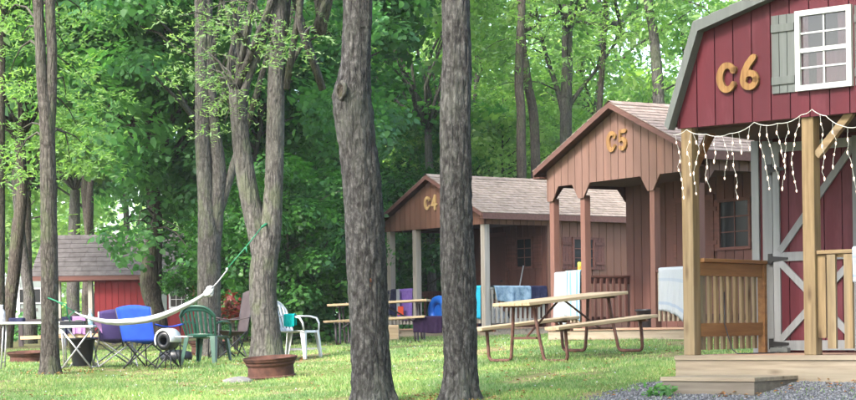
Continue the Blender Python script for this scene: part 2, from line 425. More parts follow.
def clump_points(C, RAD, n_per, seed):
    """points in flattened, drooping sprays round the clump centres"""
    r = np.random.default_rng(seed); k = len(C)
    q = r.normal(size=(k, n_per, 3)); q /= np.linalg.norm(q, axis=2, keepdims=True)
    rad = r.random((k, n_per, 1)) ** .45
    q = q * rad
    q[..., 2] -= .45 * (q[..., 0] ** 2 + q[..., 1] ** 2)
    yaw = r.random(k) * 6.28; st = 1 + r.random(k) * .7
    x = q[..., 0] * st[:, None]; y = q[..., 1]
    q0 = x * np.cos(yaw)[:, None] - y * np.sin(yaw)[:, None]; q1 = x * np.sin(yaw)[:, None] + y * np.cos(yaw)[:, None]
    P = np.stack([q0, q1, q[..., 2] * .6], -1) * np.asarray(RAD).reshape(k, 1, 1) + C[:, None, :]
    P += r.normal(size=P.shape) * .04
    return P.reshape(-1, 3)
def pinnate_points(C, RAD, fronds, leaflets, fl, seed):
    """drooping fronds of paired leaflets -> leaf roots and directions"""
    r = np.random.default_rng(seed); k = len(C); pts = []; dr = []
    for i in range(k):
        o = C[i] + (r.normal(size=(fronds, 3)) * np.array([.5, .5, .28])) * RAD[i]
        a = r.random(fronds) * 6.28
        d = np.stack([np.cos(a), np.sin(a), -.02 - .38 * r.random(fronds)], -1)
        t = (np.arange(leaflets) + 1) / leaflets
        Pp = o[:, None] + d[:, None] * (t[None, :, None] * fl); Pp[..., 2] -= (t ** 2)[None] * fl * .22
        sd = np.stack([-np.sin(a), np.cos(a), np.zeros(fronds)], -1)
        for sgn in (-1, 1):
            pts.append(Pp.reshape(-1, 3)); dr.append((sd[:, None] * sgn + .45 * d[:, None] + 0 * Pp).reshape(-1, 3))
    return np.concatenate(pts), np.concatenate(dr)

def wob(p0, p1, k=6, amp=.06, seed=0):
    r = random.Random(seed); p0 = Vector(p0); p1 = Vector(p1); l = (p1 - p0).length
    out = []
    for i in range(k + 1):
        t = i / k; q = p0.lerp(p1, t); a = amp * l * math.sin(math.pi * t)
        out.append(q + Vector((r.uniform(-a, a), r.uniform(-a, a), r.uniform(-a, a) * .5)))
    return out

def make_crown(cent, rad, K, cr, seed, low=-1.0):
    """clump centres inside an uneven ellipsoid"""
    r = np.random.default_rng(seed)
    q = r.normal(size=(K, 3)); q /= np.linalg.norm(q, axis=1, keepdims=True)
    q *= (.35 + .65 * r.random((K, 1)) ** .5)
    lob = 1 + .22 * np.sin(3 * np.arctan2(q[:, 1], q[:, 0]) + seed) + .12 * np.sin(5 * q[:, 2] + seed)
    q *= lob[:, None]
    C = np.array(cent) + q * np.array(rad)
    return C, cr * (.7 + .6 * r.random(K))

def proto_tree(seed, H, cb, cw, trunk_r, mat, bark, K, n_per, lsize, cr, shape=SH_MAPLE, lean=.0, fork=False, limbs=16, pin=False):
    """tree at the origin: H height, cb crown base, cw crown half width -> Empty with trunk and crown"""
    rr = random.Random(seed)
    root = empty('woodland_tree', (0, 0, 0))
    mb = MB()
    top = Vector((rr.uniform(-lean, lean), rr.uniform(-lean, lean), H * .93))
    main = wob((0, 0, -.3), top, 9, .018, seed)
    main[0].x = main[0].y = 0
    rads = [trunk_r * (1.35 if i == 0 else 1) * (1 - .85 * (i / 9)) for i in range(10)]
    mb.tube(main, rads, 12)
    if fork:
        i = 2; p = main[i]; q = p + Vector((rr.choice([-1, 1]) * H * .14, rr.uniform(-.1, .1) * H, H * .55))
        mb.tube(wob(p, q, 6, .04, seed + 1), [rads[i] * .8 * (1 - .8 * j / 6) for j in range(7)], 9)
    C, RD = make_crown((top.x * .6, top.y * .6, (cb + H) / 2), (cw, cw, (H - cb) / 2), K, cr, seed)
    idx = list(range(K)); rr.shuffle(idx)
    for i in idx[:limbs]:
        c = Vector(C[i]); hz = max(cb * .75, c.z - rr.uniform(.8, 2.2)); t = min(.95, max(.05, (hz + .3) / (H * .93 + .3)))
        j = int(t * 9); a = main[j].lerp(main[min(j + 1, 9)], t * 9 - j)
        r0 = rads[j] * .42
        mb.tube(wob(a, c, 5, .07, seed * 31 + i), [r0 * (1 - .8 * k / 5) + .008 for k in range(6)], 6)
    mb.build('trunk', bark, root, smooth=True)
    if pin:
        P, D = pinnate_points(C, RD, n_per // 24, 6, .38, seed)
        V, F = leaf_arrays(P, lsize, SH_LEAF, .5, .25, D, seed)
    else:
        P = clump_points(C, RD, n_per, seed)
        V, F = leaf_arrays(P, lsize, shape, seed=seed)
    npmesh('crown', V, F, mat, root)
    return root

def bark_trunk(mb, pts, rad, n=48, step=.04, amp=.055, seed=0, flare=None):
    """smooth path with furrowed, displaced surface"""
    pts = [Vector(p) for p in pts]; L_ = [0]
    for a, b in zip(pts, pts[1:]): L_.append(L_[-1] + (b - a).length)
    tot = L_[-1]; k = int(tot / step)
    def cat(i, t, arr):
        g = lambda j: arr[max(0, min(len(arr) - 1, j))]
        p0, p1, p2, p3 = g(i - 1), g(i), g(i + 1), g(i + 2)
        return .5 * ((2 * p1) + (p2 - p0) * t + (2 * p0 - 5 * p1 + 4 * p2 - p3) * t * t + (3 * p1 - p0 - 3 * p2 + p3) * t ** 3)
    rows = []
    for s in range(k + 1):
        d = tot * s / k; i = 0
        while i < len(L_) - 2 and L_[i + 1] < d: i += 1
        t = (d - L_[i]) / (L_[i + 1] - L_[i])
        p = cat(i, t, pts); r = cat(i, t, rad)
        row = []
        for j in range(n):
            a = 2 * math.pi * j / n; ca, sa = math.cos(a), math.sin(a); big0 = .6 * noise.noise(Vector((ca * 2, sa * 2, p.z * 5 + seed)))
            q = Vector((ca * 2.6 + seed, sa * 2.6, p.z * 1.1))
            f = noise.noise(Vector((ca * 8 + seed * 3, sa * 8, p.z * 4.5)) + Vector((big0, big0, 0)))
            f2 = noise.noise(Vector((ca * 15 + seed, sa * 15, p.z * 14)))
            big = noise.noise(q)
            rr = r * (1 + amp * 1.0 * big + amp * (.75 - abs(f) * 3.2) * .8 + amp * .5 * f2)
            if flare and s * step < flare:
                e = (1 - s * step / flare) ** 2
                rr *= 1 + e * (.38 + .28 * math.sin(a * 5 + seed) * 1.0)
            row.append(p + Vector((ca * rr, sa * rr, 0)))
        rows.append(row)
    mb.grid(rows, True)
    return mb

# ------------------------------------------------------------------ ground and sky
def build_ground():
    def axis(lo, hi, fine_lo, fine_hi, st):
        a = list(np.arange(fine_lo, fine_hi + 1e-6, st)); g = st
        x = fine_hi
        while x < hi: g *= 1.3; x += g; a.append(min(x, hi))
        x = fine_lo; g = st
        while x > lo: g *= 1.3; x -= g; a.insert(0, max(x, lo))
        return np.array(a)
    xs = axis(-700, 700, -14, 14, .25); ys = axis(-300, 1000, 10, 48, .25)
    X, Y = np.meshgrid(xs, ys); Z = gz(X, Y)
    V = np.stack([X, Y, Z], -1).reshape(-1, 3)
    r, c = X.shape; i, j = np.meshgrid(np.arange(r - 1), np.arange(c - 1), indexing='ij')
    a = (i * c + j).ravel(); F = np.stack([a, a + 1, a + c + 1, a + c], -1)
    m, nt, b = base_mat('lawn_and_woodland_floor')
    v = coords(nt, (1, 1, 1))
    n1 = N(nt, 'ShaderNodeTexNoise', Scale=.9, Detail=6, Roughness=.65); L(nt, v, n1.inputs['Vector'])
    n2 = N(nt, 'ShaderNodeTexNoise', Scale=14.0, Detail=6, Roughness=.7); L(nt, v, n2.inputs['Vector'])
    n3 = N(nt, 'ShaderNodeTexNoise', Scale=.33, Detail=4); L(nt, v, n3.inputs['Vector'])
    grass = ramp(nt, n2.outputs[0], [(.3, (.05, .085, .025)), (.5, (.10, .15, .04)), (.7, (.20, .20, .09))])
    dry = ramp(nt, n2.outputs[0], [(.3, (.13, .10, .055)), (.7, (.30, .25, .14))])
    f = ramp(nt, n1.outputs[0], [(.47, (0, 0, 0)), (.58, (.9, .9, .9))])
    lawn = mixc(nt, f, grass, dry)
    litter = ramp(nt, n2.outputs[0], [(.3, (.035, .03, .016)), (.5, (.10, .085, .045)), (.62, (.07, .11, .03)), (.75, (.2, .17, .1))])
    sp = nt.nodes.new('ShaderNodeSeparateXYZ'); L(nt, v, sp.inputs[0])
    ad = N(nt, 'ShaderNodeMath'); ad.operation = 'MULTIPLY_ADD'; L(nt, n3.outputs[0], ad.inputs[0]); ad.inputs[1].default_value = 12; L(nt, sp.outputs[1], ad.inputs[2])
    fy = ramp(nt, ad.outputs[0], [(0, (0, 0, 0)), (1, (1, 1, 1))])
    mr = N(nt, 'ShaderNodeMapRange'); L(nt, ad.outputs[0], mr.inputs[0]); mr.inputs[1].default_value = 36; mr.inputs[2].default_value = 44
    c = mixc(nt, mr.outputs[0], lawn, litter)
    L(nt, c, b.inputs['Base Color']); b.inputs['Roughness'].default_value = 1; b.inputs['Specular IOR Level'].default_value = .05
    bp = N(nt, 'ShaderNodeBump', Strength=.8, Distance=.05); L(nt, n2.outputs[0], bp.inputs['Height']); L(nt, bp.outputs[0], b.inputs['Normal'])
    o = npmesh('ground', V, F, m, smooth=True); tag(o, kind='structure')
build_ground()

def lawn():
    n = 420000
    u = rng.random(n)
    Y = 1 / (1 / 15.2 + u * (1 / 40.0 - 1 / 15.2))
    X = (rng.random(n) * 2 - 1) * (.26 * Y + .3) - .1
    dens = np.sin(X * 1.9 + 1.3 * np.sin(Y * .8)) * np.sin(Y * 1.1 + X * .5) + .8 * np.sin(X * 5 + Y * 3.3) * np.sin(Y * 4.1 - X * 2)
    keep = (dens + rng.normal(size=n) * .4) > -.38
    # clear of the gravel beside the barn-red cabin and of the decks
    t = (X - 2.447) * .762 + (Y - 18.42) * -.647; d = (X - 2.447) * .647 + (Y - 18.42) * .762
    keep &= ~((t > -.25 + .12 * np.sin(d * 9)) & (d < .0) & (rng.random(n) < .97))
    keep &= ~((t > -.05) & (d > -.05) & (d < 7))
    t5 = (X - 1.9) * .524 + (Y - 29.45) * -.852; d5 = (X - 1.9) * .852 + (Y - 29.45) * .524
    keep &= ~((t5 > -.2) & (t5 < 3.8) & (d5 > -.35))
    for tx, ty, tr in ((-.53, 18.8, .42), (.31, 18.5, .40), (-2.32, 27.4, .55), (-3.56, 31, .5), (-5.35, 26.9, .40), (-5.64, 40, .5)):
        dd = np.sqrt((X - tx) ** 2 + (Y - ty) ** 2) + rng.normal(size=n) * .07
        keep &= dd > tr
    for tx, ty, tr in ((-2.05, 24.6, .46), (1.7, 23.7, .7), (-4.0, 27.5, .9)):
        dd = np.sqrt((X - tx) ** 2 + (Y - ty) ** 2)
        keep &= (dd > tr) | (rng.random(n) < .45)
    X, Y = X[keep], Y[keep]; n = len(X); Z = gz(X, Y)
    h = (.022 + .032 * rng.random(n)) * (1 + .3 * np.sin(X * 2.3 + Y)); w = .0035 + .003 * rng.random(n) + Y * .00008
    a = rng.random(n) * 6.28; la = rng.random(n) * 6.28; ll = h * (.3 + .7 * rng.random(n))
    P = np.stack([X, Y, Z - .004], -1); s = np.stack([np.cos(a), np.sin(a), 0 * a], -1) * w[:, None]
    tip = P + np.stack([np.cos(la) * ll, np.sin(la) * ll, h], -1)
    V = np.stack([P - s, P + s, tip], 1).reshape(-1, 3); F = np.arange(n * 3).reshape(-1, 3)
    m = leafmat('grass_blades', [(.095, .19, .06), (.145, .27, .09), (.20, .32, .12), (.27, .35, .16), (.38, .36, .23)], .4, .6)
    tag(npmesh('lawn_grass', V, F, m), 'short mown grass growing over the whole lawn', 'grass', kind='stuff')
    k = 160; X = rng.uniform(-7, 3, k); Y = rng.uniform(16, 33, k); mb = MB()
    for x, y in zip(X, Y):
        if x > 2.0 and y < 20: continue
        mb.lathe([(.001, .0), (.006, .003), (.008, .007), (.005, .012), (.001, .014)], 6, (x, y, G(x, y) + .028))
    tag(mb.build('clover_flowers', M['white']), 'tiny white clover heads dotted through the lawn', 'flowers', kind='stuff')
    mb = MB(); r = random.Random(4)
    for i in range(1100):
        x = r.uniform(-7, 4); y = r.uniform(16, 34)
        if i < 90: x, y = r.uniform(2.6, 4.2), r.uniform(16.9, 17.6)
        if 90 <= i < 420:
            tx, ty = r.choice([(-.53, 18.8), (.31, 18.5), (-2.32, 27.4), (-3.56, 31), (-5.35, 26.9)]); ra = r.uniform(.25, .8); an = r.uniform(0, 6.28); x, y = tx + ra * math.cos(an), ty + ra * math.sin(an)
        z = G(x, y) + .03; a = r.uniform(0, 6.28); s = r.uniform(.012, .035)
        ux, uy = math.cos(a) * s, math.sin(a) * s
        mb.add([(x - ux, y - uy, z), (x + uy * .5, y - ux * .5, z + .012), (x + ux, y + uy, z + .006), (x - uy * .5, y + ux * .5, z + .015)], [(0, 1, 2), (0, 2, 3)])
    tag(mb.build('fallen_leaves', surf('dry_leaf', [(.16, .06, .02), (.3, .14, .05), (.36, .22, .1)], (3, 3, 3), island=.4, rough=.9)), 'dry brown leaves scattered on the grass and gravel', 'leaves', kind='stuff')
lawn()

# world, sun
SUN_EL, SUN_AZ = R(44), R(218)     # azimuth clockwise from +Y: light comes from behind left
w = bpy.data.worlds.new('World'); SC.world = w; w.use_nodes = True
nt = w.node_tree; bg = nt.nodes['Background']
sky = nt.nodes.new('ShaderNodeTexSky'); sky.sky_type = 'NISHITA'; sky.sun_disc = False
sky.sun_elevation = SUN_EL; sky.sun_rotation = SUN_AZ; sky.air_density = 1.0; sky.dust_density = 3.5; sky.ozone_density = 1.0
L(nt, sky.outputs[0], bg.inputs[0]); bg.inputs[1].default_value = .15
sl = bpy.data.lights.new('sun', 'SUN'); sl.energy = 1.5; sl.angle = R(10); sl.color = (1, .95, .87)
so = bpy.data.objects.new('sun', sl); COL.objects.link(so)
sd = Vector((math.sin(SUN_AZ) * math.cos(SUN_EL), math.cos(SUN_AZ) * math.cos(SUN_EL), math.sin(SUN_EL)))
so.rotation_euler = sd.to_track_quat('Z', 'Y').to_euler()
so.location = (0, 0, 60)
SC.view_settings.view_transform = 'Standard'; SC.view_settings.look = 'None'
SC.view_settings.gamma = 1; SC.view_settings.use_curve_mapping = False
SC.view_settings.exposure = 2.68
SC.cycles.max_bounces = 12; SC.cycles.diffuse_bounces = 9; SC.cycles.transmission_bounces = 4
SC.cycles.use_denoising = True
# ------------------------------------------------------------------ cabin pieces
def siding(mb, u0, u1, bot, top, place, nrm, pitch=.2, gap=.012, th=.02, brk=(), backing=None):
    """vertical boards between two outlines; place(u, z) -> point, nrm: outward vector"""
    e = [u0]; k = math.floor(u0 / pitch) + 1
    while k * pitch < u1 - .02: e.append(k * pitch); k += 1
    e.append(u1)
    nv = Vector(nrm) * th
    for a, b in zip(e, e[1:]):
        if b - a < .03: continue
        a2, b2 = a + gap / 2, b - gap / 2
        cuts = [a2] + sorted(x for x in brk if a2 + 1e-3 < x < b2 - 1e-3) + [b2]
        lo = [(x, bot(x)) for x in cuts]; hi = [(x, top(x)) for x in reversed(cuts)]
        mb.prism([place(u, z) for u, z in lo + hi], nv)
    if backing is not None:
        cuts = sorted(set([u0, u1] + [x for x in brk if u0 < x < u1]))
        for a, b in zip(cuts, cuts[1:]):
            backing.prism([place(a, bot(a + 1e-5)), place(b, bot(b - 1e-5)), place(b, top(b - 1e-5)), place(a, top(a + 1e-5))], -Vector(nrm) * .012)

def shingle_slab(mb, p0, p1, q0, q1, rows, th=.012, tab=.28, seed=0):
    """p0-p1: eave line, q0-q1: ridge line; overlapping rows of tabs"""
    p0, p1, q0, q1 = map(Vector, (p0, p1, q0, q1)); r = random.Random(seed)
    n = (p1 - p0).cross(q0 - p0).normalized()
    if n.z < 0: n = -n
    Lx = (p1 - p0).length
    for i in range(rows):
        t0, t1 = i / rows, (i + 1.25) / rows; t1 = min(t1, 1)
        a0, a1 = p0.lerp(q0, t0), p1.lerp(q1, t0); b0, b1 = p0.lerp(q0, t1), p1.lerp(q1, t1)
        x = -r.uniform(0, tab); 
        while x < Lx:
            s, e = max(0, x + .004), min(Lx, x + tab - .004); x += tab
            if e - s < .02: continue
            s /= Lx; e /= Lx; l = th + r.uniform(0, .004)
            A, B, C_, D = a0.lerp(a1, s), a0.lerp(a1, e), b0.lerp(b1, e), b0.lerp(b1, s)
            mb.add([A + n * l, B + n * l, C_ + n * .004, D + n * .004, A, B], [(0, 1, 2, 3), (4, 5, 1, 0), (4, 0, 3), (5, 2, 1)])

def railing(parent, a, b, h0, h1, mat, bmat, pitch=.12, bw=.045, bd=.03, name='railing', cap=.09, hh=.09, low=True, ext=0.0, side=None):
    """a, b: (x, y) ends; top rail at h1, lower rail at h0; balusters are sub-parts"""
    a = Vector((a[0], a[1], 0)); b = Vector((b[0], b[1], 0)); d = (b - a); l = d.length; d.normalize()
    z = lambda h: Vector((0, 0, h))
    mb = MB()
    mb.beam(a + z(h1 - .02), b + z(h1 - .02), cap, .036)
    mb.beam(a + z(h1 - .04 - hh / 2), b + z(h1 - .04 - hh / 2), .036, hh)
    rl = mb.build(name, mat, parent, bevel=.004)
    if low:
        mb = MB(); mb.beam(a + z(h0 + hh / 2), b + z(h0 + hh / 2), .036, hh); mb.build('lower_rail', mat, rl, bevel=.003)
    s = side or Vector((d.y, -d.x, 0))
    n = max(2, int(l / pitch)); off = (l - (n - 1) * pitch) / 2
    for i in range(n):
        p = a + d * (off + i * pitch) + Vector(s) * (.018 + bd / 2 + .001)
        m2 = MB(); m2.beam(p + z(h0 - ext), p + z(h1 - .045), bw, bd, up=tuple(d.cross(Vector((0, 0, 1)))))
        m2.build('baluster', bmat, rl)
    return rl

def figure(ch, place, nrm, cx, cz, h, mat, parent, name, th=.03):
    """bold wooden letter or digit cut from thick strokes"""
    S = h; st = []
    def arc(ox, oz, r, a0, a1, w0, w1, k=18, sx=1.0, wm=None):
        out = []
        for i in range(k + 1):
            t = i / k; a = R(a0 + (a1 - a0) * t)
            w = w0 + (w1 - w0) * t if wm is None else (w0 * (1 - t) ** 2 + 2 * wm * t * (1 - t) + w1 * t * t)
            out.append((ox + r * sx * math.cos(a), oz + r * math.sin(a), w))
        return out
    if ch == 'C': st = [arc(.04, 0, .37, 38, 322, .13, .13, 26, .70, .24)]; st.append([(.27, .235, .17), (.262, .20, .17)]); st.append([(.27, -.235, .13), (.262, -.21, .13)])
    if ch == '6':
        st = [arc(.0, -.2, .2, 0, 360, .15, .15, 26, 1.05)]
        st.append([(-.2, -.16, .17), (-.15, .05, .17), (-.04, .25, .17), (.12, .42, .17), (.15, .44, .15)])
    if ch == '5':
        st = [[(-.15, .40, .13), (.22, .40, .15)], [(-.15, .40, .11), (-.17, .06, .11)], arc(.0, -.17, .22, 140, -140, .11, .12, 22, 1.0, .22)]
    if ch == '4':
        st = [[(.08, .45, .13), (-.23, -.12, .12)], [(-.25, -.15, .13), (.27, -.15, .13)], [(.10, .45, .17), (.10, -.45, .17)]]
    mb = MB(); nv = Vector(nrm)
    for si, s in enumerate(st):
        k = len(s); Lp = []; Rp = []
        for i in range(k):
            x0, z0, _ = s[max(i - 1, 0)]; x1, z1, _ = s[min(i + 1, k - 1)]
            dx, dz = x1 - x0, z1 - z0; l = math.hypot(dx, dz) or 1; w = s[i][2] * .6
            Lp.append((s[i][0] - dz / l * w, s[i][1] + dx / l * w)); Rp.append((s[i][0] + dz / l * w, s[i][1] - dx / l * w))
        e = nv * (th + .0012 * si)
        for i in range(k - 1):
            q = [Lp[i], Lp[i + 1], Rp[i + 1], Rp[i]]
            mb.prism([place(cx + u * S, cz + v * S) for u, v in q], e)
        for (x, z, wd) in (s[0], s[-1]):
            mb.prism([place(cx + (x + wd * .6 * math.cos(R(a))) * S, cz + (z + wd * .6 * math.sin(R(a))) * S) for a in range(0, 360, 30)], nv * (th + .0012 * si + .0006))
    return mb.build(name, mat, parent)

def window(parent, place, nrm, u0, u1, z0, z1, frame_mat, fw=.05, nx=2, nz=2, depth=.04, curtain=None, sash=False, glass=None):
    """frame is the part; sash bars, pane (and curtain) its sub-parts"""
    n = Vector(nrm); mb = MB()
    def bar(m, a, b, c, d, dep, back=0):
        m.prism([place(a, c) + n * back, place(b, c) + n * back, place(b, d) + n * back, place(a, d) + n * back], n * dep)
    bar(mb, u0, u1, z0, z0 + fw, depth); bar(mb, u0, u1, z1 - fw, z1, depth)
    bar(mb, u0, u0 + fw, z0 + fw, z1 - fw, depth); bar(mb, u1 - fw, u1, z0 + fw, z1 - fw, depth)
    fr = mb.build('window', frame_mat, parent)
    mb = MB(); iu0, iu1, iz0, iz1 = u0 + fw, u1 - fw, z0 + fw, z1 - fw; w = .016
    for i in range(1, nx):
        u = iu0 + (iu1 - iu0) * i / nx; bar(mb, u - w / 2, u + w / 2, iz0, iz1, depth * .55)
    for i in range(1, nz):
        z = iz0 + (iz1 - iz0) * i / nz; ww = w if not (sash and i == nz // 2) else .04
        bar(mb, iu0, iu1, z - ww / 2, z + ww / 2, depth * (.6 if ww == w else .75))
    mb.build('sash_bars', frame_mat, fr)
    mb = MB(); bar(mb, iu0, iu1, iz0, iz1, depth * .25); mb.build('pane', glass or M['glass'], fr)
    return fr

def brown_cabin(loc, yaw, label, W, Lc, P, digit, numat, S):
    """gabled cabin with open front porch. local: x along the front, y to the back, z=0 underside of deck"""
    root = empty('wooden_cabin', loc, yaw, label, 'cabin', 'numbered camping cabins')
    side, dark, post, roofm = S['side'], S['dark'], S['post'], S['roof']
    dz = .15; hb = S['hb']; ev = S['ev']; rise = S['rise']; ov = .16
    X = lambda u, z: Vector((u, 0, z))
    # deck
    mb = MB(); k = int((P) / .14)
    for i in range(k + 1):
        y0 = -.06 + i * .14; mb.span((-.04, y0, dz - .03), (W + .04, min(y0 + .132, P), dz))
    mb.build('deck', M['deck_warm'], root)
    mb = MB(); mb.span((-.03, -.035, -.02), (W + .03, -.001, dz - .032)); mb.span((-.03, 0, -.02), (.005, P, dz - .032)); mb.span((W - .005, 0, -.02), (W + .03, P, dz - .032))
    mb.build('deck_fascia', M['deck_grey'], root)
    # posts
    pw = S['pw']; bays = S['bays']
    for u in bays:
        m = MB(); m.span((u - pw / 2, 0, dz), (u + pw / 2, pw, hb - (.18 if S['arch'] else 0) + .002)); m.build('post', post, root, bevel=.006)
    # front gable wall with chamfered openings
    br = [W / 2]
    if S['arch']:
        ch, dr = .16, .22
        def bot(u):
            for p in bays:
                dd = abs(u - p)
                if dd < pw / 2 + .01: return hb - dr
                if dd < pw / 2 + .01 + ch: return hb - dr + dr * (dd - pw / 2 - .01) / ch
            return hb
        for p in bays: br += [p - pw / 2 - .01, p + pw / 2 + .01, p - pw / 2 - .01 - ch, p + pw / 2 + .01 + ch]
    else: bot = lambda u: hb
    u0, u1 = -.03, W + .03
    gt = lambda u: ev + rise * (1 - abs(u - W / 2) / (W / 2 + ov)) - .07
    g = MB(); bk = MB()
    siding(g, u0, u1, bot, gt, lambda u, z: Vector((u, -.01, z)), (0, -1, 0), .18, .014, .018, sorted(br), bk)
    gw = g.build('gable_wall', side, root); bk.build('wall_backing', M['backing'], gw)
    # side headers of the porch
    for sx, xx in ((-1, -.01), (1, W + .01)):
        g = MB(); bk = MB()
        sb = (lambda v: hb - .2 * max(0, 1 - (v - pw) / .16) if v < .3 else (hb - .2 * max(0, 1 - (P - v) / .16) if v > P - .2 else hb)) if S['arch'] else (lambda v: hb)
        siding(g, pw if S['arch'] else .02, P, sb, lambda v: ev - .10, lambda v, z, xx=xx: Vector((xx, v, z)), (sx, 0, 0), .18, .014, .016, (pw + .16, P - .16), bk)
        o = g.build('porch_header', dark if sx < 0 else side, root); bk.build('wall_backing', M['backing'], o)  # left header takes the siding colour with porch shade painted in
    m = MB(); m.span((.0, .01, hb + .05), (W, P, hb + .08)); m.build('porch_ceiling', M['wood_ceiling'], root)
    # cabin walls
    g = MB(); bk = MB()
    siding(g, 0, W, lambda u: dz, lambda u: gt(u) - .03, lambda u, z: Vector((u, P, z)), (0, -1, 0), .2, .014, .018, (W / 2,), bk)
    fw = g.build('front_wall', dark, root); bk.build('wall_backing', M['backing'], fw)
    for sx, xx in ((-1, 0), (1, W)):
        g = MB(); bk = MB()
        siding(g, P + .002, Lc, lambda u: -.02, lambda u: ev - .02, lambda v, z, xx=xx: Vector((xx, v, z)), (sx, 0, 0), .2, .014, .018, (), bk)
        o = g.build('side_wall', side, root); bk.build('wall_backing', M['backing'], o)
    g = MB(); bk = MB()
    siding(g, 0, W, lambda u: -.02, lambda u: gt(u) - .03, lambda u, z: Vector((u, Lc, z)), (0, 1, 0), .2, .014, .018, (W / 2,), bk)
    o = g.build('rear_wall', side, root); bk.build('wall_backing', M['backing'], o)
    # door on the front wall
    du = S['door']; m = MB(); m.span((du, P - .045, dz + .01), (du + .8, P - .022, dz + 1.9)); d = m.build('door', dark, root)
    m = MB(); m.span((du - .07, P - .05, dz), (du, P - .02, dz + 1.98)); m.span((du + .8, P - .05, dz), (du + .87, P - .02, dz + 1.98)); m.span((du, P - .05, dz + 1.9), (du + .8, P - .02, dz + 1.98)); m.build('frame', M['trim_dark'], d)
    m = MB(); m.lathe([(.001, 0), (.022, .005), (.028, .02), (.02, .035), (.001, .04)], 12); h = m.build('handle', M['hinge'], d); h.location = (du + .72, P - .085, dz + .95); 
    # windows and shutters
    for (wall, a, b, z0, z1) in S['wins']:
        if wall == 'front': pl = lambda u, z: Vector((u, P - .02, z)); nn = (0, -1, 0)
        else: pl = lambda v, z: Vector((W + .02, v, z)); nn = (1, 0, 0)
        window(root, pl, nn, a, b, z0, z1, M['trim_dark'], .045, 2, 3)
        for s0 in (a - .27, b + .02):
            m = MB()
            for q in range(3):
                p = s0 + q * .084; c = [pl(p, z0), pl(p + .078, z0), pl(p + .078, z1), pl(p, z1)]; m.prism(c, Vector(nn) * .018)
            for zz in (z0 + .1, z1 - .16):
                c = [pl(s0, zz), pl(s0 + .246, zz), pl(s0 + .246, zz + .06), pl(s0, zz + .06)]; m.prism([Vector(x) + Vector(nn) * .0185 for x in c], Vector(nn) * .014)
            m.build('shutter', S['shut'], root)
    # roof
    yo, y1 = -.17, Lc + .16
    ez = lambda: ev - .02
    slope = rise / (W / 2 + ov)
    rf = MB()
    for s in (-1, 1):
        e = W / 2 + s * (W / 2 + ov); pr = [Vector((e, yo, ev)), Vector((W / 2, yo, ev + rise)), Vector((W / 2, yo, ev + rise - .035)), Vector((e, yo, ev - .035))]
        rf.prism(pr, (0, y1 - yo, 0))
    ro = rf.build('roof', M['trim_dark'], root)
    sh = MB()
    for s in (-1, 1):
        e = W / 2 + s * (W / 2 + ov + .02); zz = ev - slope * .02
        shingle_slab(sh, (e, yo - .02, zz + .002), (e, y1 + .02, zz + .002), (W / 2, yo - .02, ev + rise + .002), (W / 2, y1 + .02, ev + rise + .002), 15, seed=s + 5)
    for i in range(int((y1 - yo) / .25)):
        y = yo + i * .25 - .02; m_ = W / 2
        for s in (-1, 1): sh.add([(m_, y, ev + rise + .03), (m_, y + .26, ev + rise + .026), (m_ + s * .13, y + .26, ev + rise + .02 - .13 * slope), (m_ + s * .13, y, ev + rise + .024 - .13 * slope)], [(0, 1, 2, 3)])
    sh.build('shingles', roofm, ro)
    m = MB()
    for s in (-1, 1):     # rake boards and eave fascias
        e = W / 2 + s * (W / 2 + ov)
        m.prism([Vector((e, yo - .022, ev - .005)), Vector((W / 2, yo - .022, ev + rise - .005)), Vector((W / 2, yo - .022, ev + rise - .085)), Vector((e, yo - .022, ev - .08))], (0, .02, 0))
        m.span((e - .012 + s * .012, yo, ev - .125), (e + .012 + s * .012, y1, ev - .01))
    m.build('fascia', S['fascia'], root)
    m = MB()
    for s in (-1, 1):
        a, b = sorted((W / 2 + s * (W / 2 + ov - .01), W / 2 + s * (W / 2 + .02)))
        m.span((a, yo, ev - .118), (b, y1, ev - .10))
    m.build('soffit', M['trim_dark'], root)
    figure('C', lambda u, z: Vector((u, -.029, z)), (0, -1, 0), S['num'][0], S['num'][1], S['numh'], numat, root, 'house_letter')
    figure(digit, lambda u, z: Vector((u, -.029, z)), (0, -1, 0), S['num'][0] + S['numh'] * .82, S['num'][1] + .0, S['numh'] * .98, numat, root, 'house_digit')
    return root

YAW5 = math.atan2(-.852, .524); YAW4 = math.atan2(-.805, .593); YAW6 = math.atan2(-.647, .762)
W5, P5 = 3.58, 1.5
S5 = dict(side=M['c5_side'], dark=M['c5_dark'], post=M['c5_post'], roof=M['shingle_c5'], shut=M['trim_dark'], fascia=M['rake_brown'],
          hb=2.34, ev=2.60, rise=.86, pw=.11, bays=[.055, .86, 2.54, W5 - .055], arch=True, door=1.3, numh=.33, num=(1.66, 2.90),
          wins=[('front', 2.27, 3.0, 1.28, 2.04), ('side', 2.6, 3.2, 1.28, 2.04)])
P5o = Vector((1.907, 29.45, 1.42))
cab5 = brown_cabin(P5o, YAW5, 'rose-brown gabled cabin marked C5 with arched porch openings, middle of the three cabins', W5, 5.2, P5, '5', M['num_gold'], S5)
railing(cab5, (.11, .055), (.80, .055), .24, 1.0, M['deck_grey'], M['deck_grey'], .105, .05)
railing(cab5, (2.60, .055), (W5 - .11, .055), .24, .98, M['c5_dark'], M['deck_grey'], .105, .045)
railing(cab5, (.055, .11), (.055, P5 - .02), .24, .98, M['c5_dark'], M['c5_dark'], .12, .045)
railing(cab5, (W5 - .055, .11), (W5 - .055, P5 - .02), .24, .98, M['c5_dark'], M['c5_dark'], .12, .045)

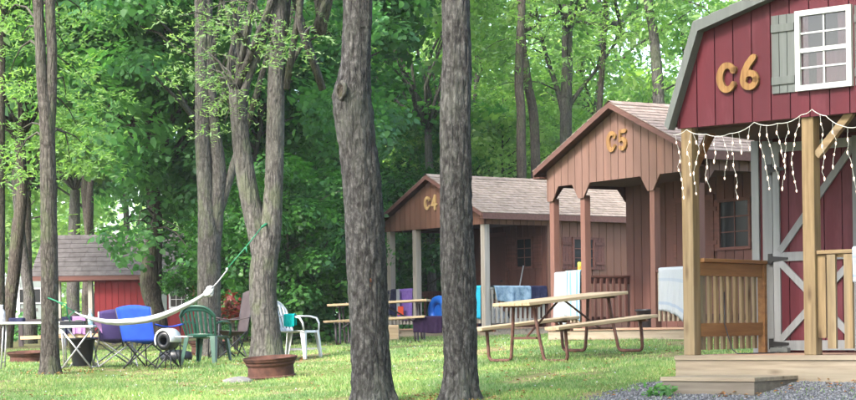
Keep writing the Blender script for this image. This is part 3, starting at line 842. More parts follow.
W4, P4 = 3.35, 1.6
S4 = dict(side=M['c4_side'], dark=M['c4_dark'], post=M['grey_post'], roof=M['shingle_c4'], shut=M['trim_dark'], fascia=M['rake_brown'],
          hb=2.20, ev=2.42, rise=.86, pw=.13, bays=[.065, .99, 2.40, W4 - .065], arch=False, door=1.25, numh=.30, num=(1.52, 2.72),
          wins=[('front', 2.40, 2.96, 1.35, 2.0), ('side', 2.25, 2.85, 1.32, 1.98)])
P4o = Vector((-.85, 40.2, 1.45))
cab4 = brown_cabin(P4o, YAW4, 'rust-brown gabled cabin marked C4 with plain grey porch posts, farthest of the three cabins', W4, 5.4, P4, '4', M['num_pale'], S4)
railing(cab4, (.13, .065), (.92, .065), .24, .95, M['grey_post'], M['grey_post'], .12, .05)
railing(cab4, (2.46, .065), (W4 - .13, .065), .24, .95, M['grey_post'], M['grey_post'], .12, .05)
railing(cab4, (.065, .13), (.065, P4 - .02), .24, .95, M['trim_dark'], M['trim_dark'], .12, .045)
railing(cab4, (W4 - .065, .13), (W4 - .065, P4 - .02), .24, .95, M['grey_post'], M['grey_post'], .12, .05)

# ------------------------------------------------------------------ barn-red cabin with gambrel roof (nearest)
W6, P6, L6 = 3.25, 1.36, 5.0
P6o = Vector((2.512, 18.5, 1.07)); DZ = .235
cab6 = empty('wooden_cabin', P6o, YAW6, 'barn-red cabin marked C6 with gambrel roof and pine porch, nearest of the three cabins', 'cabin', 'numbered camping cabins')
m = MB(); m.span((-.075, -.10, DZ - .045), (W6 + .07, .035, DZ)); 
m.build('deck_edge_board', M['deck_grey'], cab6, bevel=.004)
m = MB()
for i in range(10):
    y0 = .039 + i * .134; m.span((-.07, y0, DZ - .035), (W6 + .07, min(y0 + .128, P6), DZ - .001))
m.build('deck', M['deck_warm'], cab6)
m = MB(); m.span((-.07, -.085, -.12), (W6 + .07, -.05, DZ - .047)); m.build('deck_fascia', M['deck_grey'], cab6)
m = MB(); m.span((-.07, -.049, -.12), (-.04, P6, DZ - .047)); m.span((W6 + .04, -.049, -.12), (W6 + .07, P6, DZ - .047)); m.build('deck_side_board', M['deck_grey'], cab6)
HB = 2.44
for u in (.06, 1.375, W6 - .06):
    m = MB(); m.span((u - .062, -.045, DZ + .0), (u + .062, .08, HB + .03)); m.build('post', M['pine_z'], cab6, bevel=.008)
# braces
m = MB(); m.beam((1.44, .02, 2.08), (1.80, .02, HB + .02), .075, .06, up=(0, 1, 0)); m.build('brace', M['pine_x'], cab6, bevel=.004)
m = MB(); m.beam((.06, .08, 2.06), (.06, .44, HB + .02), .06, .08); m.build('brace', M['pine_dark'], cab6, bevel=.004)  # side brace in shade, painted in by using the darker pine
# gable
apex = 3.83 - .06
EVZ, BRX, BRZ, APZ = 2.47, .27, 3.43, 3.80
def gam(u, off=0.0):
    d = min(u, W6 - u)
    x0 = -.10
    if d < BRX: z = EVZ + (BRZ - EVZ) * (d - x0) / (BRX - x0)
    else: z = BRZ + (APZ - BRZ) * (d - BRX) / (W6 / 2 - BRX)
    return z - off
g = MB(); bk = MB()
siding(g, -.03, W6 + .03, lambda u: HB, lambda u: gam(u, .03), lambda u, z: Vector((u, -.05, z)), (0, -1, 0), .203, .012, .018, (BRX, W6 - BRX, W6 / 2), bk)
gw6 = g.build('gable_wall', M['c6_red'], cab6); bk.build('wall_backing', M['backing_red'], gw6)
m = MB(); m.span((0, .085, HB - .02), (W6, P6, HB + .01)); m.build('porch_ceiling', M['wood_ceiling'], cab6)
m = MB(); m.span((0, -.032, HB + .002), (W6, .07, HB + .09)); m.build('porch_beam', M['trim_dark'], cab6)
# header sides
for sx, xx in ((-1, -.005), (1, W6 + .005)):
    g = MB(); g.span((min(xx, xx + sx * .02), -.03, HB), (max(xx, xx + sx * .02), P6, HB + .32)); g.build('porch_header', M['c6_red'], cab6)
g = MB(); bk = MB()
siding(g, 0, W6, lambda u: DZ, lambda u: gam(u, .05), lambda u, z: Vector((u, P6, z)), (0, -1, 0), .203, .012, .018, (BRX, W6 - BRX, W6 / 2), bk)
fw = g.build('front_wall', M['c6_red'], cab6); bk.build('wall_backing', M['backing_red'], fw)
for sx, xx in ((-1, 0), (1, W6)):
    g = MB(); bk = MB()
    siding(g, P6 + .002, L6, lambda u: -.1, lambda u: EVZ + .25, lambda v, z, xx=xx: Vector((xx, v, z)), (sx, 0, 0), .203, .012, .018, (), bk)
    o = g.build('side_wall', M['c6_red'], cab6); bk.build('wall_backing', M['backing_red'], o)
g = MB(); siding(g, 0, W6, lambda u: -.1, lambda u: gam(u, .05), lambda u, z: Vector((u, L6, z)), (0, 1, 0), .203, .002, .018, (BRX, W6 - BRX, W6 / 2))
g.build('rear_wall', M['c6_red'], cab6)
m = MB(); m.span((-.03, P6 - .045, DZ), (.055, P6 - .02, HB - .03)); m.build('corner_trim', M['c6_light'], cab6)
# gambrel roof
OUT = [(-.10, EVZ), (BRX - .035, BRZ), (W6 / 2, APZ), (W6 - BRX + .035, BRZ), (W6 + .10, EVZ)]
IN = [(-.055, EVZ - .045), (BRX + .02, BRZ - .085), (W6 / 2, APZ - .09), (W6 - BRX - .02, BRZ - .085), (W6 + .055, EVZ - .045)]
m = MB()
for i in range(4):
    m.prism([Vector((OUT[i][0], -.16, OUT[i][1])), Vector((OUT[i + 1][0], -.16, OUT[i + 1][1])), Vector((OUT[i + 1][0] * .99 + W6 * .005, -.16, OUT[i + 1][1] - .035)), Vector((OUT[i][0] + .03, -.16, OUT[i][1]))], (0, L6 + .3, 0))
ro6 = m.build('roof', M['trim_dark'], cab6)
sh = MB()
for i in range(4):
    a, b = (OUT[i], OUT[i + 1]) if i < 2 else (OUT[i + 1], OUT[i])
    shingle_slab(sh, (a[0], -.17, a[1]), (a[0], L6 + .16, a[1]), (b[0], -.17, b[1]), (b[0], L6 + .16, b[1]), 7, seed=i)
sh.build('shingles', M['shingle_c6'], ro6)
m = MB()
for i in range(4):
    m.prism([Vector((OUT[i][0], -.185, OUT[i][1] + .002)), Vector((OUT[i + 1][0], -.185, OUT[i + 1][1] + .002)), Vector((IN[i + 1][0], -.185, IN[i + 1][1])), Vector((IN[i][0], -.185, IN[i][1]))], (0, .022, 0))
m.build('rake_trim', M['c6_grey'], cab6)
m = MB()
for s in (0, 1):
    for i in (0, 1) if s == 0 else (2, 3):
        A, B, C_, D = OUT[i], OUT[i + 1], IN[i + 1], IN[i]
        m.prism([Vector((C_[0], -.162, C_[1])), Vector((D[0], -.162, D[1])), Vector((D[0], -.07, D[1])), Vector((C_[0], -.07, C_[1]))], (0, 0, .01))
m.build('soffit', M['c6_grey'], cab6)
pl6 = lambda u, z: Vector((u, -.068, z))
figure('C', pl6, (0, -1, 0), .545, 2.88, .31, M['num_gold'], cab6, 'house_letter', .035)
figure('6', pl6, (0, -1, 0), .80, 2.90, .33, M['num_gold'], cab6, 'house_digit', .035)
GLASS_CLEAR, _nt, _b = base_mat('clear_window_glass')
_t = _nt.nodes.new('ShaderNodeBsdfTransparent'); _g = _nt.nodes.new('ShaderNodeBsdfGlossy'); _g.inputs['Roughness'].default_value = .03
_m = _nt.nodes.new('ShaderNodeMixShader'); _f = N(_nt, 'ShaderNodeFresnel', IOR=1.4); _mm = N(_nt, 'ShaderNodeMath'); _mm.operation = 'ADD'; _mm.inputs[1].default_value = .03
L(_nt, _f.outputs[0], _mm.inputs[0]); L(_nt, _mm.outputs[0], _m.inputs[0]); L(_nt, _t.outputs[0], _m.inputs[1]); L(_nt, _g.outputs[0], _m.inputs[2]); L(_nt, _m.outputs[0], _nt.nodes['Material Output'].inputs[0])
wn = window(cab6, pl6, (0, -1, 0), 1.295, 1.87, 2.68, 3.42, M['white'], .05, 2, 4, .045, sash=True, glass=GLASS_CLEAR)
m = MB(); m.span((1.34, -.0735, 2.725), (1.825, -.0695, 3.375)); m.build('room_shade_panel', solid('painted_room_shade', (.012, .012, .014), .9), wn)  # flat black board painting in the darkness of the unlit room
m = MB()
for (a_, b_, c_, d_) in ((1.345, 1.42, 2.73, 3.37), (1.50, 1.82, 2.74, 3.02), (1.72, 1.82, 3.02, 3.37)): m.grid([[Vector((a_ + (b_ - a_) * k_ / 24, -.0745 - .0022 * math.sin(k_ * 1.9) - .0022, z_)) for k_ in range(25)] for z_ in (c_, d_)])
m.build('curtain', M['curtain'], wn, smooth=True)
for s0 in (1.035, 1.89):
    m = MB()
    for q in range(3): m.span((s0 + q * .083, -.086, 2.68), (s0 + q * .083 + .078, -.069, 3.41))
    for zz in (2.76, 3.25): m.span((s0 + .002, -.100, zz), (s0 + .242, -.0865, zz + .075))
    m.build('shutter', M['c6_grey'], cab6, bevel=.003)
# door with crossed braces
yw = P6 - .021
m = MB(); m.span((.10, yw - .03, DZ), (.215, yw, HB - .04)); m.span((1.22, yw - .03, DZ), (1.32, yw, HB - .04)); m.build('door_frame', M['c6_light'], cab6, bevel=.003)
g = MB(); siding(g, .225, 1.21, lambda u: DZ + .02, lambda u: HB - .06, lambda u, z: Vector((u, yw - .005, z)), (0, -1, 0), .2, .01, .02)
g.span((.225, yw - .004, DZ + .02), (1.21, yw - .001, HB - .06))
dr6 = g.build('door', M['c6_red'], cab6)
m = MB(); yb = yw - .026
def zb(u0, z0, u1, z1, w, k): m.beam((u0, yb - .012 - .0015 * k, z0), (u1, yb - .012 - .0015 * k, z1), .022, w, up=(0, 0, 1) if abs(u1 - u0) > .1 else (1, 0, 0))
zb(.228, DZ + .075, 1.207, DZ + .075, .10, 0); zb(.228, 1.21, 1.207, 1.21, .09, 0); zb(.228, HB - .12, 1.207, HB - .12, .09, 0)
zb(.27, DZ + .02, .27, HB - .06, .075, 1); zb(1.165, DZ + .02, 1.165, HB - .06, .075, 1)
zb(.30, DZ + .13, 1.13, 1.16, .07, 2); zb(.30, 1.16, 1.13, DZ + .13, .07, 3)
zb(.30, 1.26, 1.13, HB - .17, .07, 2)
m.build('door_braces', M['c6_light'], dr6)
for z in (DZ + .09, 1.19, 2.1):
    m = MB(); m.span((.175, yb - .036, z - .055), (.222, yb - .024, z + .055)); m.prism([(.222, yb - .036, z - .028), (.40, yb - .036, z - .008), (.40, yb - .036, z + .012), (.222, yb - .036, z + .028)], (0, .009, 0)); m.build('hinge', M['hinge'], dr6)
m = MB(); m.span((1.09, yb - .05, 1.02), (1.13, yb - .026, 1.16)); m.build('handle', M['hinge'], dr6)
# railings
railing(cab6, (.10, .09), (.10, P6 - .06), DZ + .18, DZ + .945, M['pine_dark'], M['pine_x'] if False else M['pine_z'], .122, .05, .032, cap=.12, hh=.13, ext=.13, side=Vector((-1, 0, 0)))
railing(cab6, (1.445, .02), (W6 - .13, .02), DZ + .10, DZ + .97, M['pine_x'], M['pine_z'], .172, .085, .034, cap=.10, hh=.03, ext=.04, low=False)
m = MB(); m.span((1.44, -.002, DZ + .16), (1.52, .04, DZ + .92)); 
m.build('rail_post', M['pine_z'], cab6)
m = MB(); m.span((.06, P6 - .10, DZ), (.14, P6 - .05, DZ + .93)); m.build('rail_post', M['pine_dark'], cab6)

# step
stp = empty('wooden_step', cab6.matrix_basis @ Vector((0, 0, 0)), YAW6, 'low grey timber step in front of the red cabin porch', 'step')
stp.location = P6o
m = MB(); m.span((.26, -.865, .012), (1.27, -.08 - .008, .05)); m.build('tread', M['deck_grey'], stp, bevel=.004)
m = MB(); m.span((.275, -.85, -.20), (1.255, -.815, .010)); m.build('front_board', M['step_grey'], stp)
m = MB(); m.span((.275, -.814, -.20), (.305, -.09, .010)); m.span((1.225, -.814, -.20), (1.255, -.09, .010)); m.build('side_board', M['step_grey'], stp)

# string of icicle lights
sl_ = empty('string_lights', P6o, YAW6, 'white icicle light string looped along the red gable above the porch', 'string lights')
def em(name, col, s):
    m, nt, b = base_mat(name); b.inputs['Base Color'].default_value = (*col, 1); b.inputs['Emission Color'].default_value = (*col, 1); b.inputs['Emission Strength'].default_value = s; b.inputs['Roughness'].default_value = .3
    return m
M['bulb'] = em('warm_white_bulb', (.9, .66, .5), .3)
wr = MB(); blb = []
K0 = [(-.05, 2.38), (.10, 2.42), (.32, 2.36), (.58, 2.345), (.85, 2.43), (1.1, 2.40), (1.35, 2.46), (1.46, 2.50), (1.60, 2.43), (1.75, 2.33), (1.95, 2.31), (2.2, 2.40), (2.5, 2.44), (2.8, 2.37), (3.1, 2.44)]
K = []
for (a_, za_), (b_, zb__) in zip(K0, K0[1:]):
    for q_ in range(5):
        t_ = q_ / 5; K.append((a_ + (b_ - a_) * t_, za_ + (zb__ - za_) * t_ - .10 * (b_ - a_) * 4 * t_ * (1 - t_)))
K.append(K0[-1])
Kp = [Vector((u, -.10 - .004 * math.sin(i * 1.3), z)) for i, (u, z) in enumerate(K)]
wr.tube(Kp, .0036, 6)
def zon(u):
    for (a, za), (b, zb_) in zip(K, K[1:]):
        if a <= u <= b: return za + (zb_ - za) * (u - a) / (b - a)
    return K[-1][1]
DROPS = [(-.03, .62, 7), (.15, .42, 4), (.17, .60, 6), (.31, .55, 5), (.42, .24, 3), (.50, .42, 4), (.61, .62, 6), (.68, .20, 2), (.80, .22, 2), (.92, .62, 6), (.98, .50, 5), (1.10, .36, 4), (1.20, .62, 6), (1.33, .70, 8), (1.54, .60, 6), (1.67, .42, 4), (1.82, .6, 5), (2.05, .5, 5), (2.3, .62, 5), (2.6, .4, 3), (2.9, .55, 4)]
rr = random.Random(5)
for u, ln, nb in DROPS:
    z0 = zon(u); pts = [Vector((u, -.10, z0))]; x = u
    segs = max(3, int(ln / .07))
    for i in range(segs):
        x += rr.uniform(-.03, .035); pts.append(Vector((x, -.10 + rr.uniform(-.015, .015), z0 - ln * (i + 1) / segs)))
    wr.tube(pts, .0017, 5)
    for i in range(nb):
        t = (i + .8) / nb * (len(pts) - 1); j = min(int(t), len(pts) - 2); p = pts[j].lerp(pts[j + 1], min(1, t - j))
        blb.append((p, rr.uniform(-.9, .9)))
wr.build('wire', M['wire'], sl_)
b0 = None
for p, a in blb[:100]:
    if b0 is None:
        m = MB(); m.lathe([(.001, .006), (.0065, 0), (.0085, -.012), (.006, -.026), (.001, -.036)], 8); b0 = m.build('bulb', M['bulb'], sl_, smooth=True); b = b0
    else:
        b = b0.copy(); COL.objects.link(b); b.parent = sl_
    b.location = p; b.rotation_euler = (a, a * .7, 0)
# round bulb lamp at the right
m = MB(); m.lathe([(.001, .06), (.02, .06), (.022, .03), (.038, .0), (.042, -.03), (.03, -.055), (.001, -.062)], 16)
lb = m.build('porch_lamp', M['white'], None, smooth=True); lb.location = P6o + Matrix.Rotation(YAW6, 3, 'Z') @ Vector((1.78, .25, 2.14))
tag(lb, 'small white globe bulb hanging beside the pine brace under the porch ceiling', 'lamp')
m = MB(); m.tube([(0, 0, .06), (0, 0, .285)], .006, 6); m.build('cord', M['wire'], lb)
# cable on deck
def W6p(u, v, z): return P6o + Matrix.Rotation(YAW6, 3, 'Z') @ Vector((u, v, z))
m = MB(); pts = [W6p(.1, .55, DZ + .62), W6p(.13, .5, DZ + .3), W6p(.2, .52, DZ + .05), W6p(.3, .45, DZ + .008), W6p(.42, .55, DZ + .008), W6p(.5, .8, DZ + .008), W6p(.42, 1.05, DZ + .01), W6p(.33, 1.15, DZ + .012)]
m.tube(pts, .006, 6); tag(m.build('power_cable', M['black_plastic'], None, smooth=True), 'thin black cable trailing across the boards of the red porch', 'cable')
m = MB(); c = W6p(.36, 1.18, DZ + .03); m.box(c, (.20, .07, .05), Matrix.Rotation(YAW6, 3, 'Z')); o = m.build('power_strip', M['c6_grey'], None, bevel=.008)
tag(o, 'grey power strip lying on the red porch by the door jamb', 'power strip')
m = MB()
for i in range(3): m.box(c + Matrix.Rotation(YAW6, 3, 'Z') @ Vector((-.06 + .06 * i, 0, .0265)), (.03, .03, .004), Matrix.Rotation(YAW6, 3, 'Z'))
m.build('socket', M['black_plastic'], o)

# gravel
def gravel():
    xs = np.linspace(-.30, 3.6, 60); ys = np.linspace(-3.6, -.02, 50)
    U, V_ = np.meshgrid(xs, ys)
    X = P6o.x + U * .762 + V_ * .647; Y = P6o.y - U * .647 + V_ * .762
    edge = -.30 + .5 * np.clip(-V_ - .85, 0, 1) * -1 + .1 * np.sin(V_ * 7)
    Z = gz(X, Y) + .004
    V = np.stack([X, Y, Z], -1).reshape(-1, 3); r, c = X.shape
    i, j = np.meshgrid(np.arange(r - 1), np.arange(c - 1), indexing='ij'); a = (i * c + j).ravel()
    F = np.stack([a, a + 1, a + c + 1, a + c], -1)
    mt = surf('crushed_stone_bed', [(.05, .05, .06), (.10, .10, .115), (.18, .18, .19)], (45, 45, 45), det=3, rough=1, bump=.8)
    tag(npmesh('gravel_bed', V, F, mt), kind='structure')
    n = 16000; u = rng.uniform(-.45, 3.6, n); v = -.02 - rng.random(n) ** 1.6 * 2.2
    keep = ~((u > .25) & (u < 1.28) & (v > -.87)) & (v < -.10) & (rng.random(n) < np.where(u < -.1, .35, 1))
    u, v = u[keep], v[keep]; n = len(u)
    X = P6o.x + u * .762 + v * .647; Y = P6o.y - u * .647 + v * .762; Z = gz(X, Y) + .006
    s = rng.uniform(.008, .02, n); oct_ = np.array([[1, 0, 0], [0, 1, 0], [-1, 0, 0], [0, -1, 0], [0, 0, .7], [0, 0, -.5]], float)
    a = rng.random(n) * 6.28; ca, sa = np.cos(a), np.sin(a)
    P = oct_[None] * s[:, None, None] * rng.uniform(.6, 1.2, (n, 6, 1))
    Q = np.stack([P[..., 0] * ca[:, None] - P[..., 1] * sa[:, None], P[..., 0] * sa[:, None] + P[..., 1] * ca[:, None], P[..., 2]], -1) + np.stack([X, Y, Z], -1)[:, None]
    Fo = np.array([[0, 1, 4], [1, 2, 4], [2, 3, 4], [3, 0, 4], [1, 0, 5], [2, 1, 5], [3, 2, 5], [0, 3, 5]])
    F = (Fo[None] + (np.arange(n) * 6)[:, None, None]).reshape(-1, 3)
    mt = surf('blue_grey_chippings', [(.06, .065, .08), (.12, .125, .145), (.20, .205, .225)], (20, 20, 20), rough=.9, island=.5)
    tag(npmesh('gravel', Q.reshape(-1, 3), F, mt), 'loose blue-grey gravel round the step of the red cabin', 'gravel', kind='stuff')
gravel()
# small weeds by the step
m_pts = []
for i in range(9):
    u = random.uniform(.2, .75); x, y = (W6p(u, -.95 - random.random() * .1, 0)).xy
    m_pts += [(x + random.gauss(0, .03), y + random.gauss(0, .03), G(x, y) + random.uniform(.02, .1)) for _ in range(14)]
V, F = leaf_arrays(np.array(m_pts), .05, SH_LEAF, .5, .2, seed=4)
tag(npmesh('weed', V, F, LEAF_MAPLE), 'small leafy weeds sprouting against the front of the timber step', 'weeds', kind='stuff')
# ------------------------------------------------------------------ cloth
def drape(parent_rot, c, width, front, back, mat, name, label, cat, group=None, rail=.05, fold=.02, seed=0, slant=0.0):
    """cloth hung over a rail; c: middle of the rail top (world), parent_rot: yaw of the rail's x axis"""
    r = random.Random(seed); rows = []; nc = 30
    prof = []
    k = 16
    for i in range(k + 1): t = i / k; prof.append((-rail / 2 - .012, -back * (1 - t), -1, 1 - t))
    for i in range(1, 6): a = math.pi * i / 6; prof.append((-(rail / 2 + .012) * math.cos(a), .014 * math.sin(a), 0, 0))
    for i in range(k + 3): t = i / (k + 2); prof.append(((rail / 2 + .012), -front * t, 1, t))
    M3 = Matrix.Rotation(parent_rot, 3, 'Z'); ph = [r.uniform(0, 6.28) for _ in range(4)]
    for (y, z, sd, t) in prof:
        row = []
        for j in range(nc + 1):
            s = j / nc; x = (s - .5) * width * (1 - .06 * t * abs(math.sin(ph[0])))
            f = fold * t * (math.sin(s * 13 + ph[0]) + .6 * math.sin(s * 27 + ph[1] + t * 2)) + .004 * math.sin(s * 40 + ph[3])
            yy = y + sd * abs(f + fold * .8 * t) if sd else y
            zz = z * (1 + slant * (s - .5) + .04 * math.sin(s * 5 + ph[2])) if sd else z
            row.append(Vector(c) + M3 @ Vector((x, -yy if True else yy, zz)))
        rows.append(row)
    mb = MB(); mb.grid(rows)
    o = mb.build(name, mat, None, smooth=True, uvgrid=(len(rows), nc + 1), thick=.006)
    return tag(o, label, cat, group)
def cabp(org, yaw, u, v, z): return Vector(org) + Matrix.Rotation(yaw, 3, 'Z') @ Vector((u, v, z))

GT = 'towels hung on the porch railings'
c5 = lambda u, v, z: cabp(P5o, YAW5, u, v, z)
c4 = lambda u, v, z: cabp(P4o, YAW4, u, v, z)
c6 = lambda u, v, z: cabp(P6o, YAW6, u, v, z)
drape(YAW5, c5(.30, .055, 1.006), .36, .78, .5, M['towel_pale'], 'towel', 'pale grey striped towel at the left end of the C5 railing', 'towel', GT, .09, seed=1)
drape(YAW5, c5(.60, .055, 1.02), .40, .72, .4, M['towel_multi'], 'towel', 'aqua and cream patterned towel on the C5 railing beneath the drinks can', 'towel', GT, .10, seed=2, slant=.2)
drape(YAW5, c5(2.98, .055, .99), .60, .66, .4, M['towel_white'], 'towel', 'large white towel with faint blue bands right of the C5 porch entrance', 'towel', GT, .09, seed=3, slant=.25)
drape(YAW4, c4(.14, .065, .97), .40, .55, .4, M['towel_navy'], 'towel', 'dark navy towel on the far left corner of the C4 porch railing', 'towel', GT, .09, seed=4)
tw = drape(YAW4, c4(.62, .065, .97), .56, .62, .4, M['towel_purple'], 'towel', 'purple towel with a white stripe and red patch on the C4 railing', 'towel', GT, .09, .012, seed=5)
# its stripe and patch (a woven panel that hangs in front)
pr = lambda u, z, e=0.0: c4(u, -.035 - e, z)
mb = MB(); mb.prism([pr(.42, .98, .03), pr(.54, .98, .03), pr(.58, .50, .06), pr(.47, .50, .06)], c4(0, -.004, 0) - c4(0, 0, 0)); mb.build('white_stripe', M['towel_pale'], tw)
mb = MB(); mb.prism([pr(.52, .62, .065), pr(.72, .62, .065), pr(.72, .44, .068), pr(.52, .44, .068)], c4(0, -.004, 0) - c4(0, 0, 0)); mb.build('red_patch', M['red_cloth'], tw)
drape(YAW4, c4(3.06, .065, .97) , .28, .62, .4, M['towel_sky'], 'towel', 'bright sky-blue towel just left of the right-hand C4 porch post', 'towel', GT, .09, seed=6)
YS4 = YAW4 + math.pi / 2
drape(YS4, c4(W4 - .055, .70, .965), .95, .34, .3, M['denim'], 'jeans', 'faded blue denim clothes draped over the right side railing of C4', 'clothes', None, .09, .03, seed=7, slant=.3)
drape(YS4, c4(W4 - .055, 1.36, .965), .45, .36, .3, M['towel_navy'], 'towel', 'dark navy towel beside the denim clothes on the C4 side railing', 'towel', GT, .09, seed=8)
drape(YAW6, c6(1.93, .02, DZ + .975), .22, .30, .2, M['towel_white'], 'towel', 'small white cloth over the pine railing at the right edge of the photo', 'towel', GT, .10, seed=9)
# drinks can
can = MB(); can.lathe([(.001, 0), (.03, 0), (.035, .008), (.035, .11), (.028, .125), (.001, .125)], 20)
can = can.build('drink_can', solid('yellow_green_tin', (.35, .38, .05), .35), None, smooth=True); can.location = c5(.70, .055, 1.035)
tag(can, 'green and yellow drinks can standing on the C5 railing', 'can')
m = MB(); m.lathe([(.0355, .02), (.0355, .06)], 20); m.build('band', solid('orange_band', (.6, .2, .03)), can)
# black tub on the C5 deck
def tub(name, loc, r0, r1, h, mat, label, cat, group=None):
    m = MB(); m.lathe([(.001, 0), (r0, 0), (r0 + .005, .01), (r1, h - .03), (r1 + .018, h - .03), (r1 + .018, h), (r1 - .01, h), (r0 - .01, .02), (.001, .02)], 28)
    o = m.build(name, mat, None, smooth=True, loc=loc); return tag(o, label, cat, group)
tub('plastic_tub', c5(1.85, .45, .152), .14, .18, .27, M['black_plastic'], 'black plastic tub standing on the C5 porch boards', 'tub')
# things on the C4 porch
m = MB(); r = random.Random(3)
rows = [[c4(2.95, .6, .16) + Vector((math.cos(a) * rr_ * (1 + .12 * math.sin(3 * a + z * 9)), math.sin(a) * rr_, z)) for a in [6.283 * j / 24 for j in range(24)]] for rr_, z in ((.05, 0), (.2, .02), (.24, .12), (.2, .26), (.08, .36), (.03, .42), (.06, .47))]
m.grid(rows, True); tag(m.build('plastic_bag', M['plastic_white'], None, smooth=True), 'knotted white plastic bag standing on the C4 porch floor', 'bag')
m = MB(); m.box(c4(2.55, .9, .30), (.7, .4, .28), Matrix.Rotation(YAW4, 3, 'Z')); o = tag(m.build('storage_box', M['towel_navy'], None, bevel=.02), 'dark blue storage box on the C4 porch behind the white bag', 'box')
m = MB(); m.box(c4(2.55, .9, .46), (.74, .44, .035), Matrix.Rotation(YAW4, 3, 'Z')); m.build('lid', M['black_plastic'], o, bevel=.01)
o = empty('broom', c4(2.75, 1.2, .16), 0, 'broom with long handle leaning on the C4 porch wall', 'broom')
m = MB(); m.tube([(0, 0, .18), (.22, .12, 1.25)], .014, 8); m.build('handle', M['steel'], o)
m = MB(); m.box((0, 0, .09), (.24, .05, .18)); m.build('brush', M['black_plastic'], o)
# big blue float leaning by C4
m = MB(); rows = []
for i in range(25):
    a = 6.283 * i / 24; rows.append([c4(1.15, .5, .5) + Matrix.Rotation(YAW4, 3, 'Z') @ Vector(((.25 + .09 * math.cos(b)) * math.cos(a), .09 * math.sin(b), (.25 + .09 * math.cos(b)) * math.sin(a))) for b in [6.283 * j / 12 for j in range(12)]])
m.grid(rows, True); o = tag(m.build('swim_ring', M['vinyl_blue'], None, smooth=True), 'large blue inflatable ring standing on the C4 porch', 'swim ring')
m = MB(); m.lathe([(.001, -.01), (.17, -.01), (.18, 0), (.17, .01), (.001, .01)], 24); q = m.build('seat_mesh', M['vinyl_blue'], o, smooth=True); q.matrix_local = Matrix.Translation(c4(1.15, .5, .5)) @ Matrix.Rotation(YAW4, 4, 'Z') @ Matrix.Rotation(R(90), 4, 'X')

# ------------------------------------------------------------------ picnic tables
def picnic_table(p_left, p_right, label, mats, zb=0.0, height=.75):
    """tubular-steel frame with U legs; p_left, p_right: ends of the centre line on the ground"""
    a = Vector(p_left); b = Vector(p_right); d = b - a; Lg = d.length
    yaw = math.atan2(d.y, d.x); pitch = math.asin(d.z / Lg)
    root = empty('picnic_table', (a + b) / 2, 0, label, 'picnic table', 'picnic tables on the grass')
    root.rotation_euler = (0, -pitch, yaw)
    h, bh, hl = height, .45, Lg / 2
    m = MB()
    for i in range(5): y = -.35 + i * .14 + .07 * 0; m.span((-hl, y + .003, h - .04), (hl, y + .137, h))
    m.build('table_top', mats[0], root, bevel=.006)
    for s in (-1, 1):
        m = MB()
        for q in (0, 1): y = s * .72 + (q - 1) * .13; m.span((-hl, y + .002, bh - .04), (hl, y + .128, bh))
        m.build('bench', mats[0], root, bevel=.006)
    x = hl - .20
    for sx in (-1, 1):
        for sy in (-1, 1):
            xx = sx * x; y0, y1 = sy * .30, sy * .74; r_ = .07
            pts = [(xx, y0 * .62, h - .045), (xx, y0 * .8, h * .5)]
            for t in range(0, 7): an = math.pi / 2 * t / 6; pts.append((xx, y0 + sy * (r_ - r_ * math.cos(an)), r_ + .02 - r_ * math.sin(an)))
            for t in range(0, 7): an = math.pi / 2 * t / 6; pts.append((xx, y1 - sy * (r_ - r_ * math.sin(an)), r_ + .02 - r_ * math.cos(an)))
            pts += [(xx, y1, bh - .045)]
            m = MB(); m.tube(pts, .021, 10); m.build('leg', mats[1], root, smooth=True)
        for seg in (((sx * x, -.33, h - .056), (sx * x, .33, h - .056)), ((sx * x, -.86, bh - .055), (sx * x, -.58, bh - .055)), ((sx * x, .58, bh - .055), (sx * x, .86, bh - .055)), ((sx * x, -.21, .30), (sx * x, .21, .30))):
            m = MB(); m.beam(seg[0], seg[1], .035, .028); m.build('crossbar', mats[1], root)
        m = MB(); m.tube([(sx * x, 0, .30), (sx * .06, 0, h - .05)], .014, 8); m.build('brace', mats[1], root)
    return root
def tpt(px, py, Y):
    return at(px, py, Y)
# near table: ends measured on the ground under its centre line
A_ = Vector((1.06, 23.2, 1.15)); B_ = Vector((2.36, 24.2, 1.29))
t1 = picnic_table(A_, B_, 'bleached plank picnic table on rusty tube legs standing before the C5 cabin', (M['table_top'], M['rust_tube']))
A2 = Vector((-1.75, 34.6, G(-1.75, 34.6))); B2 = Vector((.05, 34.4, G(.05, 34.4)))
M['black_leg'] = solid('dark_painted_tube', (.04, .03, .035), .5)
t2 = picnic_table(A2, B2, 'weathered picnic table in front of C4, half hidden behind the big trunks', (M['table_top'], M['black_leg']))
bn = (A2 + B2) / 2
drape(math.atan2((B2 - A2).y, (B2 - A2).x), (bn.x + .86, bn.y - .72, bn.z + .455), .52, .28, .2, M['towel_plum'], 'towel', 'dark plum towel over the near bench of the C4 picnic table', 'towel', None, .26, .01, seed=12)
o = tag(MB().box((-.95, 35.9, G(-.95, 35.9) + .16), (.8, .45, .3)).build('wooden_crate', M['table_top'], None, bevel=.01), 'low pale wooden box on the ground by the C4 picnic table', 'box')

